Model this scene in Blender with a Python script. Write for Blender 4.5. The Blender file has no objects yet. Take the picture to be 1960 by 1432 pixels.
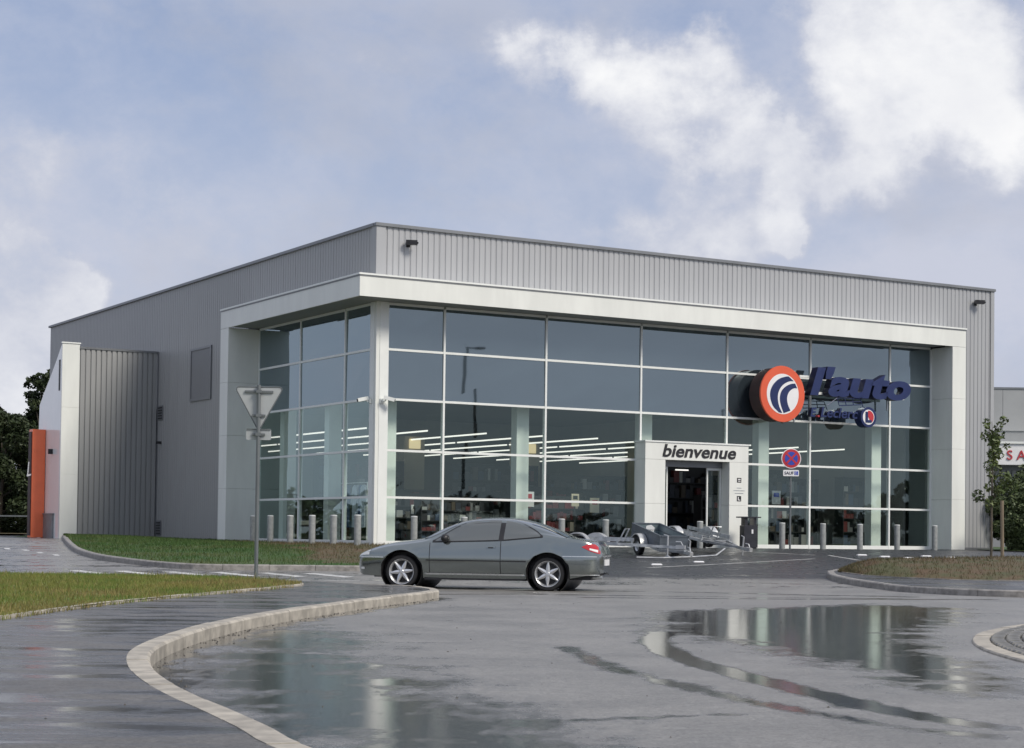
import bpy, bmesh, math, random
from mathutils import Vector, Matrix
from mathutils.geometry import tessellate_polygon
from mathutils import noise as mnoise
random.seed(7)
S = bpy.context.scene
COL = S.collection

# ------------------------------------------------------------------ camera
cam_d = bpy.data.cameras.new('camera'); cam = bpy.data.objects.new('camera', cam_d); COL.objects.link(cam)
cam_d.sensor_width = 36; cam_d.lens = 36 * 3498.1 / 1960; cam_d.shift_y = (936.26 - 716) / 1960
cam_d.clip_start = .1; cam_d.clip_end = 4000
cam.matrix_world = (Matrix.Translation((0, 0, 1.0)) @ Matrix.Rotation(math.pi / 2 + .025026, 4, 'X') @ Matrix.Rotation(.0125124, 4, 'Z'))
S.camera = cam
S.render.engine = 'CYCLES'
S.render.resolution_x = 1024; S.render.resolution_y = 748
S.view_settings.view_transform = 'Standard'; S.view_settings.look = 'None'
S.view_settings.exposure = .42; S.view_settings.gamma = 1
S.cycles.max_bounces = 8; S.cycles.transparent_max_bounces = 12

# ------------------------------------------------------------------ sky and sun
SUN_EL, SUN_AZ = 42.0, 128.0          # azimuth clockwise from +Y (the view direction)
W = bpy.data.worlds.new('World'); S.world = W; W.use_nodes = True
nt = W.node_tree; nt.nodes.clear()
def N(t, **kw):
    n = nt.nodes.new(t)
    for k, v in kw.items():
        if k.startswith('i_'):
            n.inputs[k[2:].replace('_', ' ')].default_value = v
        else: setattr(n, k, v)
    return n
L = lambda a, b: nt.links.new(a, b)
def mth(op, a, b=None, c=None, clamp=False):
    n = nt.nodes.new('ShaderNodeMath'); n.operation = op; n.use_clamp = clamp
    for i, v in enumerate((a, b, c)):
        if v is None: continue
        if isinstance(v, (int, float)): n.inputs[i].default_value = v
        else: L(v, n.inputs[i])
    return n.outputs[0]
def smooth(v, lo, hi):
    n = nt.nodes.new('ShaderNodeMapRange'); n.interpolation_type = 'SMOOTHSTEP'
    L(v, n.inputs[0]); n.inputs[1].default_value = lo; n.inputs[2].default_value = hi
    return n.outputs[0]
def mixc(f, a, b):
    n = nt.nodes.new('ShaderNodeMix'); n.data_type = 'RGBA'
    if isinstance(f, (int, float)): n.inputs[0].default_value = f
    else: L(f, n.inputs[0])
    for i, v in ((6, a), (7, b)):
        if isinstance(v, tuple): n.inputs[i].default_value = (*v, 1)
        else: L(v, n.inputs[i])
    return n.outputs[2]
out = N('ShaderNodeOutputWorld'); bg = N('ShaderNodeBackground'); bg.inputs[1].default_value = .13
sky = N('ShaderNodeTexSky'); sky.sky_type = 'NISHITA'; sky.sun_disc = False
sky.sun_elevation = math.radians(SUN_EL); sky.sun_rotation = math.radians(SUN_AZ)
sky.air_density = 1.0; sky.dust_density = 1.2; sky.ozone_density = 1.5
tc = N('ShaderNodeTexCoord'); D = tc.outputs['Generated']
def noise_(scale, detail, rough, sx=1, sy=1, sz=1, dist=0.0, off=0):
    m = N('ShaderNodeMapping'); L(D, m.inputs[0]); m.inputs['Scale'].default_value = (sx, sy, sz); m.inputs['Location'].default_value = (off, off * .7, off * .3)
    n = N('ShaderNodeTexNoise'); L(m.outputs[0], n.inputs['Vector'])
    n.inputs['Scale'].default_value = scale; n.inputs['Detail'].default_value = detail; n.inputs['Roughness'].default_value = rough; n.inputs['Distortion'].default_value = dist
    return n.outputs['Fac']
# warp the direction a little so that cloud edges are ragged
n_big = noise_(6.0, 12, .60, 1, 1, 1.5, .12, 3.1)
n_lit = noise_(6.0, 6, .55, 1, 1, 1.5, .12, 3.1 + .10)       # the same field a step towards the sun: its difference models the heaps
n_fine = noise_(19, 10, .64, 1, 1, 1.3, .1, 1.7)
n_veil = noise_(3.4, 9, .56, 1, 1, 2.2, .3, 5.3)
n_grey = noise_(5.2, 8, .58, 1, 1, 2.0, .2, 9.4)
# where this sky carries its large cumulus heaps: directions as (azimuth right of view, elevation) in degrees, radius in degrees, weight
heaps = [(.3,15.3,.7,.6),(1.5,14.5,1.1,.8),(3.3,13.8,1.5,.9),(4.8,14.6,1.3,.8),(6.1,15.1,1.0,.6),(6.5,13.1,1.5,.8),(4.6,12.0,1.2,.8),(5.7,11.1,1.2,.75),(7.7,11.8,1.5,.9),(9.1,11.3,1.2,.75),
         (8.3,16.2,.9,.6),(10.6,16.0,1.9,1.0),(12.6,14.6,2.2,1.05),(14.0,15.8,1.5,.8),(14.8,13.2,1.9,.95),(11.8,12.2,1.6,.9),(10.7,11.2,1.1,.7),(15.6,11.5,1.5,.75),(10.2,13.8,1.2,.6),(8.6,9.8,.9,1.1),(9.2,9.5,.7,.8),(4.4,9.2,1.5,.95),(6.9,9.1,1.3,.9),(2.4,9.6,1.2,.65),
         (-15.9,6.9,1.8,1.1),(-15.4,5.6,2.4,1.3),(-14.2,6.8,1.4,.8),(-13.5,7.3,1.0,.9),(-16.4,5.0,2.4,1.1),(-15.9,11.0,1.8,.5),(-13.2,10.6,2.4,.42),(-10.4,10.0,2.6,.38),(-15.5,8.8,1.6,.5),
         (40,22,14,.5),(75,35,18,.6),(120,25,16,.55),(160,40,20,.6),(-50,20,15,.5),(-95,35,20,.6),(-140,28,18,.55),(20,50,20,.6),(200,20,14,.5)]
# ragged outlines: the direction is shaken a little by noise before it is compared with the heaps
wm = N('ShaderNodeTexNoise'); L(D, wm.inputs['Vector']); wm.inputs['Scale'].default_value = 11; wm.inputs['Detail'].default_value = 9; wm.inputs['Roughness'].default_value = .6
wv_ = N('ShaderNodeVectorMath', operation='SUBTRACT'); L(wm.outputs['Color'], wv_.inputs[0]); wv_.inputs[1].default_value = (.5, .5, .5)
ws = N('ShaderNodeVectorMath', operation='SCALE'); L(wv_.outputs[0], ws.inputs[0]); ws.inputs['Scale'].default_value = .085
wd = N('ShaderNodeVectorMath', operation='ADD'); L(D, wd.inputs[0]); L(ws.outputs[0], wd.inputs[1])
acc = None
for az, el, r, w in heaps:
    a, e = math.radians(az), math.radians(el)
    v = N('ShaderNodeVectorMath', operation='DISTANCE'); L(wd.outputs[0], v.inputs[0])
    v.inputs[1].default_value = (math.sin(a) * math.cos(e), math.cos(a) * math.cos(e), math.sin(e))
    mr = N('ShaderNodeMapRange', interpolation_type='SMOOTHSTEP'); L(v.outputs['Value'], mr.inputs[0])
    mr.inputs[1].default_value = 0; mr.inputs[2].default_value = math.radians(r * 1.65); mr.inputs[3].default_value = w; mr.inputs[4].default_value = 0
    acc = mr.outputs[0] if acc is None else mth('ADD', acc, mr.outputs[0])
acc = mth('MINIMUM', acc, 1.15)
dens = mth('ADD', mth('MULTIPLY', acc, .42), mth('ADD', mth('MULTIPLY', mth('SUBTRACT', n_big, .5), .95), mth('MULTIPLY', mth('SUBTRACT', n_fine, .5), .55)))
heap = smooth(dens, .14, .42)
core = smooth(dens, .24, .66)
lit = mth('ADD', mth('MULTIPLY', mth('SUBTRACT', n_big, n_lit), 2.2), .5, clamp=True)
sx = N('ShaderNodeSeparateXYZ'); L(D, sx.inputs[0]); el_ = sx.outputs[2]
veil = mth('ADD', mth('MULTIPLY', smooth(mth('ADD', mth('MULTIPLY', n_veil, .66), mth('MULTIPLY', n_fine, .34)), .36, .66), .66), mth('ADD', mth('MULTIPLY', smooth(el_, .28, .10), .58), mth('MULTIPLY', smooth(el_, .31, .6), .5)), clamp=True)
c1 = mixc(veil, mixc(.80, sky.outputs[0], (1.75, 2.10, 3.10)), (3.35, 3.52, 4.15))
grey = mth('MULTIPLY', smooth(mth('ADD', mth('MULTIPLY', n_grey, .7), mth('MULTIPLY', n_fine, .3)), .46, .66), .46)
c1 = mixc(grey, c1, (2.55, 2.72, 3.25))
shade_ = mth('MULTIPLY', core, mth('ADD', mth('MULTIPLY', lit, .55), .45))
ccol = mixc(shade_, (3.35, 3.5, 4.05), (5.7, 5.7, 5.72))
c2 = mixc(mth('MULTIPLY', heap, .94), c1, ccol)
L(c2, bg.inputs[0]); L(bg.outputs[0], out.inputs[0])
sun_d = bpy.data.lights.new('sun', 'SUN'); sun = bpy.data.objects.new('sun', sun_d); COL.objects.link(sun)
sun_d.energy = 2.2; sun_d.angle = math.radians(18); sun_d.color = (1, .93, .83)
az, el = math.radians(SUN_AZ), math.radians(SUN_EL)
sdir = Vector((math.sin(az) * math.cos(el), math.cos(az) * math.cos(el), math.sin(el)))
sun.rotation_euler = sdir.to_track_quat('Z', 'Y').to_euler()

# ------------------------------------------------------------------ helpers
PAD = .64                                   # level of the shop's ground
def G(y):                                   # the road climbs from the roundabout to the shop
    t = min(1, max(0, (y - 35) / 20)); return PAD * t
class MB:
    def __init__(s): s.v = []; s.f = []; s.m = []
    def add(s, vs, fs, mi=0):
        o = len(s.v); s.v += [tuple(v) for v in vs]; s.f += [tuple(i + o for i in f) for f in fs]; s.m += [mi] * len(fs); return s
    def box(s, x0, x1, y0, y1, z0, z1, mi=0, ch=0):
        x0, x1 = sorted((x0, x1)); y0, y1 = sorted((y0, y1)); z0, z1 = sorted((z0, z1))
        if ch:
            vs = []; 
            for z, k in ((z0, 0), (z1 - ch, 0), (z1, ch)):
                vs += [(x0 + k, y0 + k, z), (x1 - k, y0 + k, z), (x1 - k, y1 - k, z), (x0 + k, y1 - k, z)]
            fs = [(3, 2, 1, 0), (8, 9, 10, 11)]
            for r in (0, 4):
                for i in range(4): j = (i + 1) % 4; fs.append((r + i, r + j, r + j + 4, r + i + 4))
            return s.add(vs, fs, mi)
        vs = [(x, y, z) for z in (z0, z1) for x, y in ((x0, y0), (x1, y0), (x1, y1), (x0, y1))]
        return s.add(vs, [(3, 2, 1, 0), (4, 5, 6, 7), (0, 1, 5, 4), (1, 2, 6, 5), (2, 3, 7, 6), (3, 0, 4, 7)], mi)
    def bar(s, p, q, w, h=None, mi=0, up=(0, 0, 1)):
        h = h or w; p, q = Vector(p), Vector(q); d = (q - p).normalized(); u = Vector(up)
        if abs(d.dot(u)) > .98: u = Vector((0, 1, 0))
        a = d.cross(u).normalized() * w / 2; b = a.cross(d).normalized() * h / 2
        vs = [c + i * a + j * b for c in (p, q) for i, j in ((-1, -1), (1, -1), (1, 1), (-1, 1))]
        return s.add(vs, [(0, 1, 2, 3), (7, 6, 5, 4), (0, 4, 5, 1), (1, 5, 6, 2), (2, 6, 7, 3), (3, 7, 4, 0)], mi)
    def tube(s, pts, r, n=10, mi=0, cap=True):
        pts = [Vector(p) for p in pts]; rs = r if isinstance(r, (list, tuple)) else [r] * len(pts)
        rings = []; prev = None
        for i, p in enumerate(pts):
            d = (pts[min(i + 1, len(pts) - 1)] - pts[max(i - 1, 0)]).normalized()
            if prev is None:
                u = Vector((0, 0, 1)) if abs(d.z) < .9 else Vector((0, 1, 0)); a = d.cross(u).normalized()
            else: a = (prev - d * prev.dot(d)).normalized()
            prev = a; b = d.cross(a)
            rings.append([p + (a * math.cos(t) + b * math.sin(t)) * rs[i] for t in [2 * math.pi * k / n for k in range(n)]])
        vs = [v for r_ in rings for v in r_]; fs = []
        for i in range(len(pts) - 1):
            for k in range(n): fs.append((i * n + k, i * n + (k + 1) % n, (i + 1) * n + (k + 1) % n, (i + 1) * n + k))
        if cap: fs.append(tuple(range(n - 1, -1, -1))); fs.append(tuple((len(pts) - 1) * n + k for k in range(n)))
        return s.add(vs, fs, mi)
    def lathe(s, prof, axis='z', c=(0, 0, 0), n=32, mi=0):
        vs = []; fs = []; c = Vector(c)
        for r, h in prof:
            for k in range(n):
                t = 2 * math.pi * k / n; a, b = r * math.cos(t), r * math.sin(t)
                vs.append(c + Vector({'z': (a, b, h), 'y': (a, h, b), 'x': (h, a, b)}[axis]))
        for i in range(len(prof) - 1):
            for k in range(n):
                q = (i * n + k, i * n + (k + 1) % n, (i + 1) * n + (k + 1) % n, (i + 1) * n + k)
                fs.append(q if axis != 'y' else q[::-1])
        return s.add(vs, fs, mi)
    def prism(s, poly, y0, y1, mi=0):            # polygon in x,z swept along y
        if sum(a[0] * b[1] - b[0] * a[1] for a, b in zip(poly, poly[1:] + poly[:1])) < 0: poly = poly[::-1]
        n = len(poly); vs = [(x, y0, z) for x, z in poly] + [(x, y1, z) for x, z in poly]
        tri = tessellate_polygon([[Vector((x, z, 0)) for x, z in poly]])
        fs = []
        for t in tri:
            a, b, c = [Vector((*poly[i], 0)) for i in t]
            if (b - a).cross(c - a).z < 0: t = t[::-1]
            fs.append(tuple(t)); fs.append(tuple(i + n for i in t[::-1]))
        for i in range(n): j = (i + 1) % n; fs.append((j, i, i + n, j + n))
        return s.add(vs, fs, mi)
    def grid(s, rows, mi=0):
        n = len(rows[0]); vs = [p for r in rows for p in r]
        return s.add(vs, [(i * n + k, i * n + k + 1, (i + 1) * n + k + 1, (i + 1) * n + k) for i in range(len(rows) - 1) for k in range(n - 1)], mi)
    def mesh(s, name, mats, smooth=None):
        me = bpy.data.meshes.new(name); me.from_pydata(s.v, [], s.f)
        for m in (mats if isinstance(mats, (list, tuple)) else [mats]): me.materials.append(m)
        if any(s.m): me.polygons.foreach_set('material_index', s.m)
        if smooth: me.shade_smooth(); me.set_sharp_from_angle(angle=math.radians(smooth))
        me.update(); return me
    def build(s, name, mats, parent=None, smooth=None, **kw):
        return link(name, s.mesh(name, mats, smooth), parent, **kw)
def link(name, data, parent=None, loc=None, rz=None, kind=None):
    o = bpy.data.objects.new(name, data); COL.objects.link(o)
    if parent: o.parent = parent
    if loc is not None: o.location = loc
    if rz is not None: o.rotation_euler.z = rz
    if kind: o['kind'] = kind
    return o
def tag(o, label, cat, group=None):
    o['label'] = label; o['category'] = cat
    if group: o['group'] = group
    return o
def thing(name, label, cat, loc=(0, 0, 0), rz=0, group=None):
    return tag(link(name, None, None, loc, rz), label, cat, group)
def copy_tree(o, parent=None):
    c = o.copy(); COL.objects.link(c)
    if parent: c.parent = parent
    for ch in list(o.children): copy_tree(ch, c)
    return c
def spline(pts, n):                           # Catmull-Rom, n samples evenly spaced by length
    P = [Vector(p) for p in pts]; P = [2 * P[0] - P[1]] + P + [2 * P[-1] - P[-2]]; o = []
    for i in range(1, len(P) - 2):
        for k in range(16):
            t = k / 16; a, b, c, d = P[i - 1:i + 3]
            o.append(.5 * (2 * b + (c - a) * t + (2 * a - 5 * b + 4 * c - d) * t * t + (3 * b - a - 3 * c + d) * t ** 3))
    o.append(P[-2]); return resample(o, n)
def resample(o, n):
    o = [Vector(p) for p in o]; ds = [0]
    for a, b in zip(o, o[1:]): ds.append(ds[-1] + (b - a).length)
    r = []; j = 0
    for k in range(n):
        t = ds[-1] * k / (n - 1)
        while j < len(o) - 2 and ds[j + 1] < t: j += 1
        f = (t - ds[j]) / max(1e-9, ds[j + 1] - ds[j]); r.append(o[j].lerp(o[j + 1], min(1, f)))
    return r
def interp(tab, x):
    if x <= tab[0][0]: return tab[0][1]
    for (a, b), (c, d) in zip(tab, tab[1:]):
        if x <= c: return b + (d - b) * (x - a) / (c - a)
    return tab[-1][1]
def smoothtab(tab, n=80):
    p = spline([(a, b, 0) for a, b in tab], n); return [(q.x, q.y) for q in p]

# ------------------------------------------------------------------ materials
class MT:
    def __init__(s, name):
        s.m = bpy.data.materials.new(name); s.m.use_nodes = True; s.t = s.m.node_tree
        s.b = s.t.nodes['Principled BSDF']; s.o = s.t.nodes['Material Output']
    def n(s, t, **kw):
        n = s.t.nodes.new(t)
        for k, v in kw.items(): setattr(n, k, v)
        return n
    def l(s, a, b): s.t.links.new(a, b)
    def coord(s, kind='Object', scale=(1, 1, 1)):
        if kind == 'World': o = s.n('ShaderNodeNewGeometry').outputs['Position']
        else: o = s.n('ShaderNodeTexCoord').outputs[kind]
        m = s.n('ShaderNodeMapping'); m.inputs['Scale'].default_value = scale; s.l(o, m.inputs[0]); return m.outputs[0]
    def noise(s, vec, scale, detail=4, rough=.55, dist=0):
        n = s.n('ShaderNodeTexNoise'); s.l(vec, n.inputs['Vector']); n.inputs['Scale'].default_value = scale
        n.inputs['Detail'].default_value = detail; n.inputs['Roughness'].default_value = rough; n.inputs['Distortion'].default_value = dist; return n.outputs['Fac']
    def rng(s, v, a, b, c, d, sm=True):
        n = s.n('ShaderNodeMapRange'); n.interpolation_type = 'SMOOTHSTEP' if sm else 'LINEAR'; s.l(v, n.inputs[0])
        for i, x in enumerate((a, b, c, d)): n.inputs[i + 1].default_value = x
        return n.outputs[0]
    def mix(s, f, a, b):
        n = s.n('ShaderNodeMix', data_type='RGBA')
        if isinstance(f, (int, float)): n.inputs[0].default_value = f
        else: s.l(f, n.inputs[0])
        for i, v in ((6, a), (7, b)):
            if isinstance(v, tuple): n.inputs[i].default_value = (*v[:3], 1)
            else: s.l(v, n.inputs[i])
        return n.outputs[2]
    def math(s, op, a, b=0, clamp=False):
        n = s.n('ShaderNodeMath', operation=op); n.use_clamp = clamp
        for i, v in enumerate((a, b)):
            if isinstance(v, (int, float)): n.inputs[i].default_value = v
            else: s.l(v, n.inputs[i])
        return n.outputs[0]
    def bump(s, h, strength, dist=.01):
        n = s.n('ShaderNodeBump'); n.inputs['Strength'].default_value = strength; n.inputs['Distance'].default_value = dist
        s.l(h, n.inputs['Height']); s.l(n.outputs[0], s.b.inputs['Normal']); return n.outputs[0]
    def set(s, **kw):
        for k, v in kw.items():
            i = s.b.inputs[k.replace('_', ' ')]
            if hasattr(v, 'links') or hasattr(v, 'is_linked'): s.l(v, i)
            elif isinstance(v, tuple): i.default_value = (*v, 1)
            else: i.default_value = v
        return s
def mat(name, col, rough=.5, metal=0, var=.12, scale=3, bump=0, bscale=40, coat=0, spec=.5, stretch=(1, 1, 1), kind='Object'):
    M = MT(name); v = M.coord(kind, stretch); nz = M.noise(v, scale, 5, .6)
    lo = tuple(max(0, c * (1 - var)) for c in col); hi = tuple(min(1, c * (1 + var)) for c in col)
    M.set(Base_Color=M.mix(M.rng(nz, .3, .7, 0, 1), lo, hi), Metallic=metal, Coat_Weight=coat, Specular_IOR_Level=spec)
    M.set(Roughness=M.rng(nz, .25, .75, max(.02, rough * .85), min(1, rough * 1.15)))
    if bump: M.bump(M.noise(v, bscale, 4, .6), bump)
    return M.m
m_white = mat('white_panel', (.77, .785, .74), .42, 0, .05, 1.4, spec=.4, stretch=(1, 1, .25))
m_whitemetal = mat('white_metal', (.80, .82, .79), .4, 0, .03, 2)
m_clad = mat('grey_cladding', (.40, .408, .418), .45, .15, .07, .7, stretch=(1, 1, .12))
m_clad_shaded = mat('grey_cladding_shaded', (.335, .34, .335), .42, .15, .05, .7, stretch=(1, 1, .12))  # darker copy of the front cladding, shade of the side wall in its colour
m_flash = mat('grey_flashing', (.21, .22, .23), .4, .3, .08, 1)
m_soffit = mat('soffit_grey', (.30, .31, .31), .6, 0, .06, 1)
m_galv = mat('galvanised_steel', (.50, .52, .53), .42, .75, .22, 7)
m_galvdull = mat('dull_galvanised', (.25, .265, .27), .5, .4, .15, 5)
m_signback = mat('sign_back_grey', (.44, .46, .46), .5, .3, .06, 3)
m_signback_ = mat('blind_mesh', (.22, .225, .23), .55, .2, .05, 2)
m_pole = mat('pole_grey', (.17, .185, .19), .45, .35, .12, 4, stretch=(1, 1, .2))
m_bollard = mat('bollard_concrete', (.27, .285, .28), .7, 0, .16, 9, .2, 60)
m_bolltop = mat('bollard_top', (.55, .57, .56), .5, 0, .08, 9)
m_black = mat('black_plastic', (.018, .018, .02), .45, 0, .2, 8)
m_bin = mat('dark_bin_paint', (.025, .026, .034), .4, 0, .15, 5)
m_orange = mat('orange_panel', (.96, .21, .09), .32, 0, .05, 2)
m_orange_s = mat('orange_sign', (.72, .115, .05), .38, 0, .04, 2)
m_navy = mat('navy_letters', (.012, .024, .10), .4, 0, .08, 3)
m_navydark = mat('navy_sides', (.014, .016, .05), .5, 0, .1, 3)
m_red = mat('sign_red', (.50, .035, .045), .4, 0, .06, 5)
m_blue = mat('sign_blue', (.035, .07, .42), .4, 0, .06, 5)
m_brown = mat('dark_brown_side', (.05, .026, .026), .6, 0, .2, 4)
m_signwhite = mat('sign_white', (.80, .80, .80), .4, 0, .03, 3)
m_concrete = mat('kerb_concrete', (.39, .36, .305), .75, 0, .26, 5, .25, 50, kind='World')
m_concrete_dark = mat('kerb_concrete_wet', (.27, .255, .235), .6, 0, .3, 7, .25, 50, kind='World')
m_marking = mat('road_paint', (.58, .58, .56), .45, 0, .3, 3, kind='World')
m_timber = mat('stake_timber', (.20, .16, .11), .8, 0, .2, 12, stretch=(1, 1, .1))
m_bark = mat('bark', (.10, .085, .065), .9, 0, .3, 10, .4, 30, stretch=(1, 1, .3))
m_interior = mat('interior_dark', (.11, .115, .115), .8, 0, .12, .6)
m_intfloor = mat('interior_floor', (.12, .12, .115), .35, 0, .1, 1)
m_column = mat('shop_column', (.80, .85, .80), .5, 0, .04, 1)
m_cream = mat('cream_column', (.62, .55, .40), .6, 0, .05, 1)
m_farwall = mat('far_grey_wall', (.27, .28, .285), .6, .1, .06, .4)
m_farwall2 = mat('far_light_wall', (.36, .37, .375), .6, .1, .06, .4)
M_ = MT('light_tube'); M_.set(Base_Color=(.9, .9, .9), Emission_Color=(1, .97, .9), Emission_Strength=.85); m_tube = M_.m
M_ = MT('warm_glow_patch'); M_.set(Base_Color=(.9, .8, .5), Emission_Color=(1, .8, .45), Emission_Strength=.45); m_warm = M_.m  # glow that stands in for warm light falling on the cream columns

def glass_clear(name, tint, gain, extra):
    M = MT(name); M.t.nodes.remove(M.b)
    fr = M.n('ShaderNodeFresnel'); fr.inputs[0].default_value = 1.5
    nz = M.noise(M.coord('World'), .35, 2); bp = M.n('ShaderNodeBump'); bp.inputs['Strength'].default_value = .06; bp.inputs['Distance'].default_value = .05
    M.l(nz, bp.inputs['Height']); M.l(bp.outputs[0], fr.inputs['Normal'])
    ior = M.math('SUBTRACT', 1.5, M.math('MULTIPLY', M.n('ShaderNodeNewGeometry').outputs['Backfacing'], 1.5 - 1 / 1.5)); M.l(ior, fr.inputs[0])
    f = M.math('ADD', M.math('MULTIPLY', fr.outputs[0], gain), extra, True)
    tr = M.n('ShaderNodeBsdfTransparent'); tr.inputs[0].default_value = (*tint, 1)
    gl = M.n('ShaderNodeBsdfGlossy'); gl.inputs['Roughness'].default_value = .015; gl.inputs[0].default_value = (.78, .98, .93, 1); M.l(bp.outputs[0], gl.inputs['Normal'])
    mx = M.n('ShaderNodeMixShader'); M.l(f, mx.inputs[0]); M.l(tr.outputs[0], mx.inputs[1]); M.l(gl.outputs[0], mx.inputs[2])
    M.l(mx.outputs[0], M.o.inputs[0]); return M.m
m_glass = glass_clear('shop_glass', (.88, .935, .90), 2.5, 0.0)
m_doorglass = glass_clear('door_glass', (.75, .8, .78), 1.2, 0.0)
def glass_spandrel(name, base, extra):
    M = MT(name); M.t.nodes.remove(M.b)
    fr = M.n('ShaderNodeFresnel'); fr.inputs[0].default_value = 1.5
    nz = M.noise(M.coord('World'), .4, 2); bp = M.n('ShaderNodeBump'); bp.inputs['Strength'].default_value = .05; bp.inputs['Distance'].default_value = .05
    M.l(nz, bp.inputs['Height'])
    f = M.math('ADD', M.math('MULTIPLY', fr.outputs[0], 1.2), extra, True)
    df = M.n('ShaderNodeBsdfDiffuse'); df.inputs[0].default_value = (*base, 1)
    gl = M.n('ShaderNodeBsdfGlossy'); gl.inputs['Roughness'].default_value = .02; gl.inputs[0].default_value = (.80, .95, 1, 1); M.l(bp.outputs[0], gl.inputs['Normal'])
    mx = M.n('ShaderNodeMixShader'); M.l(f, mx.inputs[0]); M.l(df.outputs[0], mx.inputs[1]); M.l(gl.outputs[0], mx.inputs[2])
    M.l(mx.outputs[0], M.o.inputs[0]); return M.m
m_spandrel = glass_spandrel('coated_glass', (.034, .046, .056), .20)

def asphalt(name, dry, wet, attr=None, wetlo=.42, wethi=.62, rough_dry=.42, rough_wet=.05, streak=(.35, 1.4, 1), fscale=.9):
    M = MT(name); v = M.coord('World'); vs = M.coord('World', streak)
    big = M.noise(vs, fscale, 6, .62, .4); mid = M.noise(v, 5, 6, .65); mids = M.noise(M.coord('World', (1.0, .45, 1)), 3.2, 8, .7, .3); grain = M.noise(v, 42, 6, .82); patchy = M.noise(v, .8, 6, .6); grain2 = M.noise(v, 11, 9, .86)
    w = M.rng(big, wetlo, wethi, 0, 1)
    if attr:
        a = M.n('ShaderNodeAttribute', attribute_name=attr).outputs['Fac']
        w = M.math('ADD', M.math('MULTIPLY', a, 1.15), M.math('MULTIPLY', M.math('SUBTRACT', M.math('ADD', M.math('MULTIPLY', big, .45), M.math('MULTIPLY', mids, .55)), .53), 2.7))
        w = M.rng(w, .04, .62, 0, 1)
    base = M.mix(w, M.mix(M.rng(patchy, .3, .7, 0, 1), tuple(c * .80 for c in dry), tuple(c * 1.15 for c in dry)), wet)
    if attr:
        nw = M.n('ShaderNodeAttribute', attribute_name='fresh').outputs['Fac']; base = M.mix(nw, base, (.030, .031, .034))
    gr = M.mix(M.rng(grain, .3, .72, 0, 1), (.55, .55, .55), (1.45, 1.45, 1.45)); gr2 = M.mix(M.rng(grain2, .28, .72, 0, 1), (.70, .70, .70), (1.30, 1.30, 1.30))
    mm = M.n('ShaderNodeMix', data_type='RGBA', blend_type='MULTIPLY'); mm.inputs[0].default_value = 1; M.l(base, mm.inputs[6]); M.l(gr, mm.inputs[7])
    m2 = M.n('ShaderNodeMix', data_type='RGBA', blend_type='MULTIPLY'); m2.inputs[0].default_value = 1; M.l(mm.outputs[2], m2.inputs[6]); M.l(gr2, m2.inputs[7]); mm = m2
    ro = M.math('ADD', M.rng(w, 0, 1, rough_dry, rough_wet, False), M.math('MULTIPLY', M.math('SUBTRACT', M.math('ADD', mid, M.math('MULTIPLY', patchy, 1.5)), 1.25), .16), True)
    M.set(Base_Color=mm.outputs[2], Roughness=ro, Specular_IOR_Level=.5 if attr else .45)
    ripple = M.noise(M.coord('World', (3.0, 11.0, 1)), 1.6, 4, .6)
    hs = M.math('ADD', M.math('ADD', M.math('MULTIPLY', grain2, 2.4), M.math('MULTIPLY', mid, .6)), M.math('MULTIPLY', ripple, 1.6))
    bp = M.n('ShaderNodeBump'); bp.inputs['Distance'].default_value = .004; M.l(hs, bp.inputs['Height']); M.l(M.rng(w, 0, 1, .9, .05, False), bp.inputs['Strength']); M.l(bp.outputs[0], M.b.inputs['Normal'])
    return M.m
m_road = asphalt('wet_asphalt', (.235, .228, .213), (.045, .044, .043), 'wet', rough_dry=.40, rough_wet=.05)
m_pave = asphalt('wet_pavement', (.135, .128, .117), (.055, .053, .050), None, .42, .60, .46, .12, (.45, 1.5, 1), 1.5)
m_path = asphalt('path_asphalt', (.075, .076, .08), (.045, .046, .05), None, .4, .7, .4, .15)
m_coble = mat('cobble_grey', (.16, .155, .14), .45, 0, .3, 6)

def grass_mat(name, a, b, scale=1.2):
    M = MT(name); v = M.coord('World'); n1 = M.noise(v, scale, 5, .65); n2 = M.noise(v, 24, 3, .6)
    c = M.mix(M.rng(n1, .35, .65, 0, 1), a, b)
    mm = M.n('ShaderNodeMix', data_type='RGBA', blend_type='MULTIPLY'); mm.inputs[0].default_value = 1; M.l(c, mm.inputs[6]); M.l(M.mix(n2, (.6, .6, .6), (1.4, 1.4, 1.4)), mm.inputs[7])
    M.set(Base_Color=mm.outputs[2], Roughness=.7, Specular_IOR_Level=.25); return M.m
m_grass = grass_mat('verge_grass', (.105, .165, .03), (.20, .19, .055), .7)
m_grassdry = grass_mat('dry_grass', (.24, .19, .075), (.15, .145, .045), 1.0)
m_grassbank = grass_mat('bank_grass', (.045, .095, .022), (.075, .095, .03), .5)
m_soil = mat('bare_soil', (.095, .062, .040), .9, 0, .35, 2.5, .6, 18, kind='World')
m_soilgrass = grass_mat('soil_grass', (.125, .085, .05), (.085, .088, .04), 1.6)
def leaf_mat(name, a, b):
    M = MT(name); v = M.coord('World'); n = M.noise(v, 2.2, 4, .6)
    M.set(Base_Color=M.mix(M.rng(n, .3, .7, 0, 1), a, b), Roughness=.55, Specular_IOR_Level=.35); return M.m
m_leafdark = leaf_mat('dark_leaves', (.022, .036, .014), (.045, .062, .024))
m_leafmid = leaf_mat('mid_leaves', (.06, .085, .035), (.11, .14, .06))
m_leafyoung = leaf_mat('young_leaves', (.065, .10, .032), (.12, .15, .05))

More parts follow.
